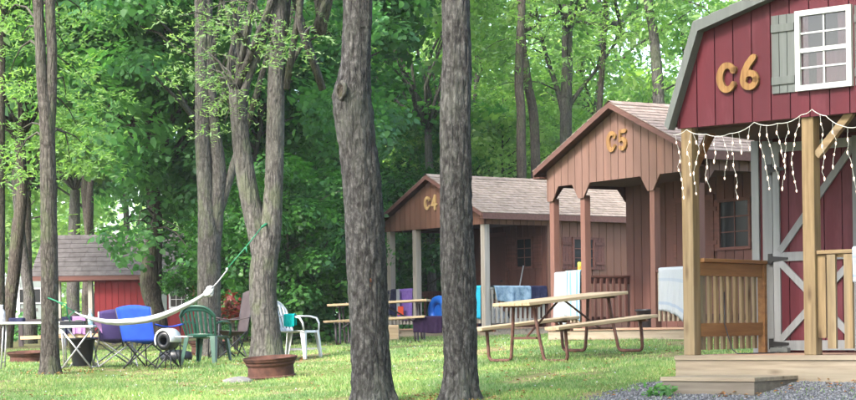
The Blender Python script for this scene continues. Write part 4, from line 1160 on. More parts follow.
# ------------------------------------------------------------------ plastic armchair
def plastic_chair(loc, face, mat, label):
    """local: +y is where the sitter faces"""
    root = empty('plastic_chair', loc, math.atan2(face[1], face[0]) - math.pi / 2, label, 'chair', 'chairs set out on the lawn')
    sw, sd_, sh = .25, .24, .42
    rows = []
    for i in range(9):
        y = -sd_ + 2 * sd_ * i / 8
        rows.append([Vector((x * sw * (1 + .05 * i / 8), y, sh - .025 * (1 - (x * .9) ** 2) * math.sin(math.pi * min(1, (i + 1) / 8)) - (.03 if i == 8 else 0))) for x in [-1 + 2 * j / 12 for j in range(13)]])
    m = MB(); m.grid(rows); m.build('seat', mat, root, smooth=True, thick=.012)
    # curved back: outer hoop and vertical slats
    def bk(s, t):   # s -1..1 across, t 0..1 up
        hw = .235 + .045 * t; top = .46 * (1 - .30 * abs(s) ** 3.2)
        return Vector((s * hw, -sd_ - .02 - .13 * t + .085 * s * s, sh - .02 + top * t))
    m = MB(); hoop = [bk(-1, t / 8) for t in range(8)] + [bk(-1 + 2 * j / 16, 1) for j in range(17)] + [bk(1, 1 - t / 8) for t in range(1, 9)]
    ho = []
    for p in hoop: ho.append(p)
    m.tube(ho, .018, 8)
    for q in range(7):
        s = -.78 + 1.56 * q / 6; w_ = .075
        rws = [[bk(s - w_ * (1 if t < 10 else .9), .02 + .88 * t / 10), bk(s, .02 + .88 * t / 10) + Vector((0, .004, 0)), bk(s + w_ * (1 if t < 10 else .9), .02 + .88 * t / 10)] for t in range(11)]
        m.grid(rws)
    rws = [[bk(-1 + 2 * j / 14, .84 + .16 * i / 3) for j in range(15)] for i in range(4)]; m.grid(rws)
    rws = [[bk(-1 + 2 * j / 14, .0 + .12 * i / 3) for j in range(15)] for i in range(4)]; m.grid(rws)
    m.build('backrest', mat, root, smooth=True, thick=.008)
    for s in (-1, 1):
        m = MB(); pts = [bk(s, .62) + Vector((0, 0, 0)), Vector((s * .295, -.12, .635)), Vector((s * .30, .08, .63)), Vector((s * .295, .19, .60)), Vector((s * .285, .235, .52)), Vector((s * .262, .24, .41))]
        rws = []
        for i, p in enumerate(pts):
            wv = .05 if i < 4 else .04
            nx = Vector((1, 0, 0)) * wv / 2
            rws.append([p - nx, p + Vector((0, .012, .012)), p + nx])
        m.grid(rws); m.build('armrest', mat, root, smooth=True, thick=.016)
        for yy, sp in ((-sd_, -.075), (sd_, .035)):
            m = MB(); t_ = Vector((s * .245, yy, sh)); b_ = Vector((s * (.285), yy + sp, 0))
            rws = []
            for k2 in range(6):
                c = t_.lerp(b_, k2 / 5); wv = .075 - .035 * k2 / 5; sg = -1 if yy < 0 else 1
                rws.append([c + Vector((-s * wv, sg * .0, 0)), c, c + Vector((0, -sg * wv, 0))])
            m.grid(rws); m.build('leg', mat, root, thick=.012)
    return root
cw = at(297, 357, 28.0); wy = 28.0
plastic_chair((cw.x, wy, G(cw.x, wy)), (.93, -.36), M['plastic_white'], 'white plastic garden armchair at the foot of the forked tree')
cf = Vector((cw.x, wy, G(cw.x, wy)))
yw_ = math.atan2(-.36, .93) - math.pi / 2
M3 = Matrix.Rotation(yw_, 3, 'Z')
drape(yw_ + math.pi / 2, cf + M3 @ Vector((.30, .04, .645)), .17, .17, .15, M['towel_teal'], 'towel', 'bright turquoise towel hanging over the arm of the white chair', 'towel', None, .05, .008, seed=20)
drape(yw_ + math.pi / 2, cf + M3 @ Vector((-.30, .06, .645)), .15, .17, .15, M['towel_teal'], 'towel', 'bright turquoise cloth folded over the near arm of the white chair', 'towel', None, .05, .008, seed=21) if False else None
cg = at(207, 362, 28.2)
plastic_chair((cg.x, 28.2, G(cg.x, 28.2)), (.33, .94), M['plastic_green'], 'dark green plastic garden armchair seen from behind')

# ------------------------------------------------------------------ folding camp chair
def camp_chair(loc, face, fab, tube_, label, hb=.92, w=.28):
    root = empty('camp_chair', loc, math.atan2(face[1], face[0]) - math.pi / 2, label, 'camp chair', 'chairs set out on the lawn')
    sh = .42
    F_ = {(-1, -1): Vector((-w, -.22, 0)), (1, -1): Vector((w, -.22, 0)), (-1, 1): Vector((-w, .24, 0)), (1, 1): Vector((w, .24, 0))}
    def st(a, b, r_=.011):
        m = MB(); m.tube([a, b], r_, 8); return m
    up = lambda p, z, sx=0, sy=0: Vector((p.x + sx, p.y + sy, z))
    for s in (-1, 1):
        st(F_[(s, -1)], up(F_[(s, 1)], sh + .0)).build('leg', tube_, root, smooth=True)
        st(F_[(s, 1)], up(F_[(s, -1)], sh + .0)).build('leg', tube_, root, smooth=True)
        st(up(F_[(s, -1)], sh - .1), Vector((s * (w + .02), -.34, hb))).build('back_post', tube_, root, smooth=True)
        st(up(F_[(s, 1)], 0), Vector((s * (w + .03), .22, .62))).build('arm_post', tube_, root, smooth=True)
        m = MB(); rws = []
        for i in range(9):
            t = i / 8; p = Vector((s * (w + .02), -.26 + .52 * t, .64 - .035 * math.sin(math.pi * t)))
            rws.append([p + Vector((-.045, 0, 0)), p + Vector((0, 0, .006)), p + Vector((.045, 0, 0))])
        m.grid(rws); m.build('armrest', fab, root, smooth=True, thick=.012)
    for y in (-.22, .24):
        st(Vector((-w, y, 0.01)), Vector((w, y, sh))).build('cross_brace', tube_, root, smooth=True)
        st(Vector((w, y, 0.01)), Vector((-w, y, sh))).build('cross_brace', tube_, root, smooth=True)
    rws = []
    for i in range(11):
        t = i / 10; y = -.24 + .52 * t
        rws.append([Vector((x * (w - .01), y, sh + .03 * t + .0 - .075 * (1 - x * x) * math.sin(math.pi * (t * .8 + .1)))) for x in [-1 + j / 6 for j in range(13)]])
    m = MB(); m.grid(rws); m.build('seat', fab, root, smooth=True, thick=.01)
    rws = []
    for i in range(11):
        t = i / 10
        rws.append([Vector((x * (w + .012), -.235 - .11 * t - .05 * (1 - x * x) * (1 - .4 * t), sh - .03 + (hb - sh + .03) * t - .035 * (1 - x * x) * t + (.075 * t ** 4 * (1 - x * x)))) for x in [-1 + j / 6 for j in range(13)]])
    m = MB(); m.grid(rws); m.build('backrest', fab, root, smooth=True, thick=.01)
    return root
def on(px, Y): x = at(px, 340, Y).x; return Vector((x, Y, G(x, Y)))
camp_chair(on(151, 27.6), (.62, .78), M['fab_blue'], M['black_tube'], 'royal blue folding camp chair with its back to us', .88, .35)
camp_chair(on(115, 28.4), (-.35, .9), M['fab_purple'], M['steel'], 'faded purple folding camp chair beside the blue one', .82, .29)
camp_chair(on(228, 29.6), (-.93, -.35), M['fab_brown'], M['black_tube'], 'brown folding camp chair left of the forked tree', 1.02, .30)
# emblem patches on the brown chair
# drum grill with a white cover, in front of red cabin
g0 = on(168, 27.1)
gr = empty('camp_grill', g0, math.pi / 2 - .35, 'small black drum grill with white lid standing right of the blue camp chair', 'grill'); gr.scale = (.85, .85, .95)
m = MB()
rows = [[Vector((x, r_ * math.cos(a), .43 + r_ * math.sin(a))) for a in [6.283 * j / 24 for j in range(24)]] for x, r_ in ((-.15, .06), (-.17, .065), (-.18, .09), (-.17, .125), (-.15, .14), (.15, .14), (.17, .12), (.17, .001))]
m.grid(rows, True); b_ = m.build('drum', M['black_plastic'], gr, smooth=True)
m = MB(); rows = [[Vector((x, (r_ + .015) * math.cos(a), .44 + (r_ + .02) * math.sin(a))) for a in [-.5 + (math.pi + .7) * j / 18 for j in range(19)]] for x, r_ in ((-.19, .12), (-.18, .15), (0, .16), (.16, .155), (.18, .13))]
m.grid(rows); m.build('lid', M['plastic_white'], gr, smooth=True, thick=.012)
m = MB(); m.span((-.10, -.42, .48), (.10, -.19, .50)); m.build('side_shelf', M['table_white'], gr)
for x, y in ((-.14, -.12), (.14, -.12), (-.14, .12), (.14, .12)):
    m = MB(); m.tube([(x * .6, y * .6, .33), (x * 1.3, y * 1.3, 0)], .011, 8); m.build('leg', M['black_tube'], gr, smooth=True)
m = MB(); m.lathe([(.001, 0), (.14, 0), (.16, .06), (.15, .15), (.06, .19), (.001, .19)], 20); o = m.build('duffel_bag', M['black_plastic'], None, smooth=True); o.scale = (1.6, .9, 1); o.location = on(176, 29.5)
tag(o, 'black duffel bag lying on the grass under the drum grill', 'bag')
m = MB(); m.tube([(-.09, 0, .19), (-.05, 0, .26), (.05, 0, .26), (.09, 0, .19)], .012, 6); m.build('handle', M['black_tube'], o)

# ------------------------------------------------------------------ folding tables
def folding_table(loc, yaw, l, w, h, top, leg, label, cross=True):
    root = empty('folding_table', loc, yaw, label, 'folding table', 'folding tables by the left tree')
    m = MB(); m.span((-l / 2, -w / 2, h - .035), (l / 2, w / 2, h)); m.build('table_top', top, root, bevel=.01)
    for sy in (-1, 1):
        for sx in (-1, 1):
            y = sy * (w / 2 - .05)
            if cross: p, q = (sx * (l / 2 - .03), y + .012 * sx, h - .04), (-sx * (l / 2 - .03), y + .012 * sx, 0)
            else: p, q = (sx * (l / 2 - .1), y, h - .04), (sx * (l / 2 - .06), y, 0)
            m = MB(); m.tube([p, q], .013, 8); m.build('leg', leg, root, smooth=True)
        if not cross:
            pass
    for sx in (-1, 1):
        m = MB(); x = sx * (l / 2 - (.03 if cross else .075)); m.tube([(x, -w / 2 + .05, .1 if not cross else .03), (x, w / 2 - .05, .1 if not cross else .03)], .011, 8); m.build('stretcher', leg, root, smooth=True)
    return root
fa = on(34, 28.6); fb = on(80, 28.0)
ft1 = folding_table(fa, .12, 1.05, .6, .70, M['table_white'], M['steel'], 'long white folding table at the far left of the lawn', False)
ft2 = folding_table(fb, -.05, .52, .55, .64, M['table_white'], M['steel'], 'small camp table on crossed silver legs right of the left tree')
tp = lambda r_, x, y, z=0: r_.matrix_basis @ Vector((x, y, z)) if False else Vector(r_.location) + Matrix.Rotation(r_.rotation_euler.z, 3, 'Z') @ Vector((x, y, z))
# camp stove, bottles and jug on the tables
o = tag(MB().box(tp(ft2, -.1, 0, .675), (.34, .3, .07)).build('camp_stove', M['black_plastic'], None, bevel=.01), 'flat black camp stove on the crossed-leg table', 'stove')
m = MB()
for s in (-1, 1): m.lathe([(.05, 0), (.055, .008), (.04, .012)], 16, tp(ft2, -.1 + s * .08, 0, .711))
m.build('burner', M['steel'], o)
def bottle(loc, r_, h, mat, label, cat, group=None, name='bottle'):
    m = MB(); m.lathe([(.001, 0), (r_, 0), (r_, h * .6), (r_ * .4, h * .78), (r_ * .4, h * .93), (.001, h * .93)], 16)
    o = tag(m.build(name, mat, None, smooth=True, loc=loc), label, cat, group)
    m = MB(); m.lathe([(.001, h * .932), (r_ * .46, h * .932), (r_ * .46, h), (.001, h)], 12); m.build('cap', M['plastic_white'], o)
    return o
bottle(tp(ft2, .14, .08, .642), .04, .24, solid('clear_blue_bottle', (.3, .45, .5), .2), 'pale blue bottle on the crossed-leg camp table', 'bottle')
bottle(tp(ft1, -.47, .0, .702), .055, .26, solid('grey_bottle', (.35, .35, .38), .3), 'grey flask at the left end of the white folding table', 'flask', name='flask')
o = tag(MB().box(tp(ft1, -.25, .05, .735), (.22, .2, .06)).build('cloth_bundle', M['towel_navy'], None, bevel=.02), 'dark folded cloth lying on the white folding table', 'cloth')
# black kettle barbecue under the small table
kb = tub('black_bucket', on(81, 28.15) + Vector((0, .05, .03)), .13, .2, .42, M['black_plastic'], 'big black bucket standing under the crossed-leg camp table', 'bucket')
m = MB(); m.tube([(-.2, 0, .39), (-.15, 0, .33), (0, -.20, .28), (.15, 0, .33), (.2, 0, .39)], .006, 6); m.build('handle', M['steel'], kb)

# ------------------------------------------------------------------ fire rings, rock
def fire_ring(px, Y, r_, h, label, tilt=None):
    p = on(px, Y)
    root = empty('fire_ring', p, 0, label, 'fire ring', 'rusty fire rings')
    e = .15; nx = (G(p.x + e, Y) - G(p.x - e, Y)) / (2 * e); ny = (G(p.x, Y + e) - G(p.x, Y - e)) / (2 * e)
    root.rotation_euler = (math.atan(ny) + .035, -math.atan(nx), 0)
    m = MB(); t = .012
    prof = [(.93, -.04), (.93, .04), (.905, .07), (.88, .10), (.88, .13), (.925, .17), (.925, .20), (.87, .24), (.86, .60), (.875, .64), (.92, .70), (.93, .76), (.93, .80), (.985, .86), (1.0, .92), (1.03, .97), (1.03, 1.0), (1.0, 1.0), (.97, .92), (.90, .84), (.88, .72), (.83, .62), (.83, .2), (.87, .02)]
    m.lathe([(a * r_, b * h) for a, b in prof], 56, wob=.004); m.build('steel_band', M['rust'], root, smooth=False)
    m = MB(); m.lathe([(.001, .10 * h), (r_ * .5, .13 * h), (r_ * .9, .04 * h)], 32, wob=.05); m.build('ash_bed', M['ash'], root)
    return root
fire_ring(271, 24.6, .345, .30, 'rusty steel fire ring on the open grass beside the pale rock')
fire_ring(28, 31.5, .34, .17, 'small low rusty fire ring under the white folding table at far left')
fire_ring(209, 32.2, .34, .22, 'rusty red fire ring behind the legs of the green chair')
def rock(px, Y, s, label, seed):
    p = on(px, Y); mb = MB(); rows = []
    for i in range(17):
        th = math.pi * i / 16; row = []
        for j in range(32):
            a = 6.283 * j / 32; d = Vector((math.sin(th) * math.cos(a), math.sin(th) * math.sin(a), math.cos(th)))
            n_ = 1 + .22 * noise.noise(d * 1.7 + Vector((seed, 0, 0))) + .08 * noise.noise(d * 5 + Vector((seed, 3, 0)))
            row.append(p + Vector((d.x * s[0], d.y * s[1], d.z * s[2])) * 1.0 * n_ if False else p + Vector((d.x * s[0] * n_, d.y * s[1] * n_, d.z * s[2] * n_ - .01)))
        rows.append(row)
    mb.grid(rows, True); return tag(mb.build('rock', M['rock'], None, smooth=True), label, 'rock')
rock(236, 24.2, (.22, .16, .085), 'flat pale grey rock in the grass left of the fire ring', 3)
rock(310, 31.0, (.5, .25, .06), 'low grey stone slab in the grass behind the white chair', 8)

# ------------------------------------------------------------------ hammock
def hammock():
    a = at(49, 297, 26.8); b = at(260, 228, 26.9)
    root = empty('hammock', a, 0, 'slim white hammock slung between the left tree and the forked tree', 'hammock')
    P = lambda px, py, Y=26.6: at(px, py, Y) - a
    # green straps
    m = MB(); m.tube([P(43, 296, 26.9), P(56, 301), P(66, 307), P(75, 312)], [.009, .011, .008, .007], 6)
    m.tube([P(58, 302), P(66, 304), P(68, 318)], .009, 6); m.tube([P(75, 311), P(69, 316), P(70, 322)], .008, 6); m.build('strap', M['green_strap'], root, smooth=True)
    m = MB(); m.tube([P(228, 268), P(246, 247), P(262, 227, 27.1)], .009, 6); m.tube([P(246, 247), P(247, 253)], .012, 6); m.tube([P(262, 227, 27.1), P(268, 223, 27.3)], .018, 6); m.build('strap', M['green_strap'], root, smooth=True)
    # ropes
    m = MB(); m.tube([P(75, 312), P(84, 317)], .01, 6); m.build('rope', M['rope'], root, smooth=True)
    m = MB(); m.tube([P(205, 295), P(217, 283), P(228, 269)], .009, 6); m.lathe([(.001, -.02), (.02, -.008), (.018, .01), (.001, .02)], 8, tuple(P(227, 269))); m.build('rope', M['rope'], root, smooth=True)
    # gathered cloth: flattened tube with folds
    pts = [(80, 315.5), (92, 319), (106, 321.6), (120, 322.6), (134, 321.8), (148, 319.6), (162, 315.8), (176, 310.6), (190, 303.6), (200, 297.6), (207, 292.5)]
    wd = [.013, .026, .034, .041, .045, .047, .045, .041, .036, .029, .021]
    rows = []
    for i, ((x, y), w_) in enumerate(zip(pts, wd)):
        c = P(x, y)
        rows.append([c + Vector((0, math.cos(t) * w_ * 1.7, math.sin(t) * w_ * .95 * (1 + .12 * math.sin(6 * t)))) for t in [6.283 * j / 40 for j in range(40)]])
    fine = []
    for i in range(len(rows) - 1):
        for s in range(5):
            fine.append([rows[i][j].lerp(rows[i + 1][j], s / 5) * 1.0 + Vector((0, 0, .006 * math.sin(j * .9 + (i * 5 + s) * .35))) for j in range(40)])
    fine.append(rows[-1])
    m = MB(); m.grid(fine, True); m.build('bed', M['rope'], root, smooth=True)
    # fringe lump at the right end
    c = P(209, 291.5); rows = []
    for i in range(15):
        z = .075 - .15 * i / 14; wd_ = (.042 + .03 * i / 14) * (0.05 if i in (0, 14) else (.8 if i in (1, 13) else 1))
        rows.append([c + Vector((z * .35 + wd_ * math.copysign(abs(math.cos(t)) ** .6, math.cos(t)) + .012 * math.sin(5 * t + i * .8), .6 * wd_ * math.copysign(abs(math.sin(t)) ** .6, math.sin(t)), z + .008 * math.sin(4 * t))) for t in [6.283 * j / 24 for j in range(24)]])
    m = MB(); m.grid(rows, True); m.build('cloth_pouch', M['rope'], root, smooth=True)
    # loose mesh corner at the left
    m = MB(); rws = [[P(88 + i * 2.2, 316 + i * 1.2 + j * 2.6 * (i / 6)) + Vector((0, .02 * j, 0)) for j in range(5)] for i in range(7)]
    m.grid(rws); m.build('mesh_end', M['lilac'], root, thick=.004)
    return root
hammock()

# ------------------------------------------------------------------ far red cabin, seen side-on through the trees
def red_cabin():
    Y = 60.0; x0 = at(56, 330, Y).x; x1 = at(196, 330, Y).x; gx = G((x0 + x1) / 2, Y)
    root = empty('wooden_cabin', (x0, Y, gx), -.03, 'bright red cabin with long grey roof far behind the camp chairs', 'cabin')
    W = x1 - x0; ez = at(120, 276, Y).z - gx; rz = at(120, 232, Y).z - gx
    xr = at(95, 330, Y).x - x0
    g = MB(); siding(g, xr, W, lambda u: .0, lambda u: ez, lambda u, z: Vector((u, 0, z)), (0, -1, 0), .2, .012, .02); g.span((xr, .001, 0), (W, .03, ez)); g.build('side_wall', M['red_wall'], root)
    g = MB(); g.span((xr, .03, 0), (xr + .05, 3.2, ez)); g.span((W - .05, .03, 0), (W, 3.2, ez)); g.build('end_wall', M['red_wall'], root)
    g = MB(); g.span((xr, 3.15, 0), (W, 3.2, ez)); g.build('rear_wall', M['red_wall'], root)
    rf = MB(); rf.prism([Vector((-.7, -.35, ez)), Vector((-.7, 1.6, rz)), Vector((-.7, 3.5, ez)), Vector((-.7, 3.5, ez - .08)), Vector((-.7, 1.6, rz - .08)), Vector((-.7, -.35, ez - .08))], (W + .9, 0, 0)); ro = rf.build('roof', M['trim_dark'], root)
    sh = MB(); shingle_slab(sh, (-.72, -.37, ez), (W + .22, -.37, ez), (-.72, 1.6, rz + .004), (W + .22, 1.6, rz + .004), 9, .02, .5, 3); sh.build('shingles', M['shingle_grey'], ro)
    m = MB(); m.span((-.68, -.38, ez - .14), (W + .18, -.35, ez + .0)); m.build('fascia', M['trim_dark'], root)
    for x in (.05, 1.05): 
        m = MB(); m.span((x, -.1, 0), (x + .13, .03, ez - .08)); m.build('post', M['grey_post'], root)
    for (px0, px1, mt) in ((91, 94.5, M['camper']), (161, 168, M['camper'])):
        a = at(px0, 330, Y).x - x0; b = at(px1, 330, Y).x - x0; m = MB(); m.span((a, -.05, .2), (b, -.022, ez - .1)); m.build('shutter' if px0 > 150 else 'corner_trim', mt, root)
    a = at(170, 330, Y).x - x0; b = at(190, 330, Y).x - x0
    window(root, lambda u, z: Vector((u, -.022, z)), (0, -1, 0), a, b, .95, ez - .25, M['white'], .06, 3, 3, .05)
    m = MB(); m.span((0, -.3, .1), (xr, 3.1, .2)); m.build('deck', M['deck_grey'], root)
    return root
red_cabin()
# dark railing deck in front of it, with things hung on it
def yard_fence():
    Y = 44.0; xs = [at(p, 330, Y).x for p in (21, 44, 65, 91, 114)]; x0 = xs[0]
    root = empty('wooden_fence', (x0, Y, G(x0, Y)), 0, 'dark post-and-rail fence behind the camp tables with clothes on it', 'fence')
    for x in xs:
        m = MB(); m.span((x - x0 - .05, -.05, -.1), (x - x0 + .05, .05, .62)); m.build('post', M['black_leg'], root)
    for z in (.58, .2):
        m = MB(); m.beam((0, -.07, z), (xs[-1] - x0, -.07, z + .05), .035, .08); m.build('rail', M['black_leg'] if z > .3 else M['table_top'], root)
    o = G(x0, Y)
    drape(0, (at(68, 330, Y).x, Y - .07, o + .66), .24, .38, .3, M['towel_navy'], 'towel', 'navy towel on the dark fence behind the camp table', 'towel', None, .06, seed=30)
    drape(0, (at(80, 330, Y).x, Y - .07, o + .665), .30, .40, .3, M['lilac'], 'towel', 'lilac towel on the dark fence left of the purple camp chair', 'towel', None, .06, seed=31)
yard_fence()
# camper trailer at far left
def camper():
    Y = 66; p = on(-14, Y)
    root = empty('camper_trailer', p, .06, 'pale grey-green camper trailer parked behind the trees at far left', 'camper trailer')
    m = MB(); out = []
    L0, H = 2.3, 2.2
    prof = [(-L0, .55), (-L0, 1.9), (-L0 + .35, H), (L0 - .25, H), (L0, 2.0), (L0, .9), (L0 - .3, .55)]
    m.prism([Vector((x, -1.1, z)) for x, z in prof], (0, 2.2, 0)); m.build('body', M['camper'], root, bevel=.06)
    for x in (-1.5, .15, 1.7):
        window(root, lambda u, z: Vector((u, -1.1, z)), (0, -1, 0), x - .4, x + .4, 1.25, 1.8, M['steel'], .05, 1, 1)
    m = MB(); m.span((.75, -1.13, .6), (1.35, -1.1, 2.0)); d = m.build('door', M['white'], root)
    m = MB(); m.span((.8, -1.16, 1.2), (.86, -1.131, 1.28)); m.build('handle', M['hinge'], d)
    for x in (-.7, .1):
        m = MB(); rows = [[Vector((x + r_ * math.cos(a), y, .33 + r_ * math.sin(a))) for a in [6.283 * j / 20 for j in range(20)]] for y, r_ in ((-1.12, .001), (-1.12, .33), (-.9, .33), (-.9, .001))]
        m.grid(rows, True); m.build('wheel', M['black_plastic'], root)
    m = MB(); m.span((-L0 + .1, -1.115, 1.0), (L0 - .35, -1.1, 1.1)); m.build('stripe', M['shingle_grey'], root)
camper()
# ------------------------------------------------------------------ trees whose trunks the photo shows
def world_path(pts, Y0, dY=None):
    """[(px, py, radius_px)] read off the photo, at depth Y0 (+ optional depth drift) -> metre points, radii"""
    P = []; Rd = []
    for i, (x, y, r_) in enumerate(pts):
        Y = Y0 + (dY[i] if dY else 0); P.append(at(x, y, Y)); Rd.append(r_ * Y / FPX)
    return P, Rd
CANOPY = None
def hi_crown(parent, base, top, cw, K, n, ls, cr, mat, seed, pin=False, ex=None):
    """crown above the trunks, centre relative to the world"""
    C, RD = make_crown((base.x, base.y, (base.z + top) / 2), (cw, cw, (top - base.z) / 2), K, cr, seed)
    if pin:
        P, D = pinnate_points(C, RD, n // 24, 6, .38, seed); V, F = leaf_arrays(P, ls, SH_LEAF, .5, .25, D, seed)
    else:
        V, F = leaf_arrays(clump_points(C, RD, n, seed), ls, seed=seed)
    if ex: F = np.concatenate([F, ex[1] + len(V)], 0); V = np.concatenate([V, ex[0]], 0)
    V = V - np.array(parent.location)[None]
    return npmesh('crown', V, F, mat, parent), C
def shown_tree(name_label, stems, Y, bark, crown, near=True, amp=.055, extra=None, seed=1, mat=None, n=None, flare=None, tips=None, tY=0, tpin=True, tls=.075, tfr=22, trad=.42):
    """stems: list of pixel paths; the first starts at the ground"""
    P0, _ = world_path([stems[0][0]], Y)
    x = P0[0].x; root = empty('tree', (x, Y, G(x, Y)), 0, name_label, 'tree')
    mb = MB(); tops = []
    for si, s in enumerate(stems):
        P, Rd = world_path(s, Y + .03 * si)
        if si == 0:
            z0 = G(P[0].x, Y)
            if P[0].z > z0 - .1: P.insert(0, Vector((P[0].x, Y, z0 - .15))); Rd.insert(0, Rd[0])
        # carry on above the frame
        if s[-1][1] <= 4 or crown is None or True:
            if s[-1][1] <= 4:
                d = (P[-1] - P[-2]).normalized(); e = P[-1] + (d * .6 + Vector((0, 0, .6))) * 2.2
                P.append(e); Rd.append(Rd[-1] * .8); P.append(e + (d * .3 + Vector((0, 0, .9))) * 2.4); Rd.append(Rd[-1] * .55)
        P = [p - root.location for p in P]
        bark_trunk(mb, P, Rd, n or (56 if near else 20), .035 if near else .12, amp, seed + si, flare if si == 0 else None)
        tops.append(P[-1] + root.location)
    EX = None
    if tips:
        C = []
        for i, (px, py) in enumerate(tips):
            rt_ = random.Random(seed * 9 + i); c = at(px, py, tY + rt_.uniform(-1.2, 1.2)); C.append(tuple(c))
            if i == 0:
                SP = []
                for sp_ in stems:
                    PP = world_path(sp_, Y)[0]
                    for q0, q1 in zip(PP, PP[1:]): SP += [q0.lerp(q1, t_ / 5) for t_ in range(6)]
                zmin = min(q.z for q in SP); SP = [q for q in SP if q.z > zmin + 2.0] + [tops[0]]
            st = min(SP, key=lambda p: (p - c).length + .8 * max(0, p.z - c.z - .8) + rt_.uniform(0, .8))
            a = st - root.location; b = c - root.location; mid = a.lerp(b, .5) + Vector((rt_.uniform(-.2, .2), rt_.uniform(-.2, .2), .25))
            mb.tube([a, a.lerp(mid, .5) + Vector((0, 0, .1)), mid, mid.lerp(b, .5) + Vector((0, 0, .06)), b], [.022, .017, .012, .009, .005], 6)
        C = np.array(C)
        if tpin:
            P, D = pinnate_points(C, np.full(len(C), trad), tfr, 6, .34, seed); V, F = leaf_arrays(P, tls, SH_NARROW, .6, .08, D, seed)
        else:
            V, F = leaf_arrays(clump_points(C, np.full(len(C), trad), tfr * 8, seed), tls, SH_MAPLE, seed=seed)
        EX = (V, F)
    if crown:
        cbz, ctz, cw, K, nn, ls, cr, cmat, pin = crown
        tp_ = tops[0]; base = Vector((sum(t.x for t in tops) / len(tops), sum(t.y for t in tops) / len(tops), cbz))
        o, C = hi_crown(root, base, ctz, cw, K, nn, ls, cr, cmat, seed, pin, EX)
        rr_ = random.Random(seed)
        for i in rr_.sample(range(K), min(K, 16)):
            a = rr_.choice(tops) - root.location; c = Vector(C[i]) - root.location
            a = a + Vector((0, 0, min(0, c.z - a.z - .5) * .5)); a.z = min(a.z, (rr_.choice(tops) - root.location).z)
            mb.tube(wob(a, c, 5, .06, seed * 7 + i), [.055 * (1 - .8 * k / 5) for k in range(6)], 6)
    mb.build('trunk', bark, root, smooth=True)
    if extra: extra(root)
    return root
tipsF = [(190, 40), (205, 12), (222, 30), (240, 16), (258, 34), (276, 8), (290, 26), (210, 62), (228, 78), (232, 104), (214, 92), (300, 44), (282, 56), (196, 76), (180, 16), (310, 16), (224, 124)]
tipsR = [(478, 10), (492, 28), (510, 12), (526, 30), (545, 10), (480, 52), (500, 66), (560, 24), (590, 14), (620, 22), (655, 14), (640, 40), (600, 44), (540, 60), (490, 90), (580, 62)]
tipsL = [(112, 235), (126, 246), (138, 232), (150, 240), (134, 256), (194, 262), (192, 240)]
tipsS = [(6, 20), (20, 45), (30, 12), (60, 30), (75, 60), (88, 20), (8, 80), (30, 100), (66, 96), (92, 90), (15, 140), (78, 128), (12, 170), (70, 160), (90, 150)]

# the two big trunks
def knot(root):
    c = at(345, 92, 18.75) - root.location
    m = MB(); rows = []
    for i in range(25):
        a = 6.283 * i / 24; rr_ = 1 + .12 * math.sin(2 * a + 1); rows.append([c + Vector(((.036 + .02 * math.cos(b)) * math.cos(a) * rr_ - .03, -.135 + .025 * math.sin(b) - .05 * math.cos(a), (.085 + .022 * math.cos(b)) * math.sin(a) * rr_ + .008 * math.sin(5 * a))) for b in [6.283 * j / 10 for j in range(10)]])
    m.grid(rows, True); m.build('knot', BARK_GREY, root, smooth=True)
    m = MB(); m.lathe([(.001, .0), (.03, .004), (.04, .012)], 14); kc = m.build('knot_hollow', BARK_DARK, root); kc.location = c + Vector((-.03, -.135, 0)); kc.rotation_euler = (R(90), 0, R(-25)); kc.scale = (1, 2.1, 1)
    m = MB(); c2 = at(370, 288, 18.8) - root.location + Vector((0, -.165, 0)); r_ = random.Random(2)
    for k in range(60):
        a_ = r_.uniform(0, 6.28); d_ = r_.random() ** .6; q = c2 + Vector((math.cos(a_) * d_ * .11, .055 * abs(math.cos(a_) * d_) + r_.uniform(0, .006), math.sin(a_) * d_ * .10)); m.box(q, (r_.uniform(.012, .035), .03, r_.uniform(.01, .03)), Matrix.Rotation(r_.uniform(-1, 1), 3, 'Y') @ Matrix.Rotation(r_.uniform(-.4, .4), 3, 'Z'))
    m.build('bark_scar', surf('raw_brown_bark', [(.07, .032, .02), (.14, .06, .032)], (30, 30, 30), rough=1, island=.4), root)
shown_tree('big furrowed foreground trunk with a healed branch knot high on its left side',
           [[(374, 403, 21), (371, 372, 19.5), (369, 330, 19), (367, 280, 19.5), (364, 220, 19), (361, 175, 18.6), (356, 135, 18.5), (352, 100, 19.5), (353, 85, 17.5), (356, 60, 15), (357, 30, 14.6), (358, 0, 14.4)]],
           18.8, BARK_NEAR, (7.2, 12.5, 3.2, 60, 260, .10, .75, LEAF_MAPLE, False), amp=.075, extra=knot, seed=3, flare=.5)
shown_tree('big furrowed foreground trunk, straight and knotless, nearest the plank picnic table',
           [[(459.5, 403, 19), (460, 375, 16.5), (459.5, 330, 16.5), (458, 280, 17), (456, 220, 16), (455.5, 160, 15.5), (455.5, 110, 15), (457, 60, 14), (456, 0, 13.4)]],
           18.5, BARK_NEAR, (7.6, 13, 3.3, 60, 260, .10, .75, LEAF_MAPLE, False), amp=.075, seed=9, flare=.55)
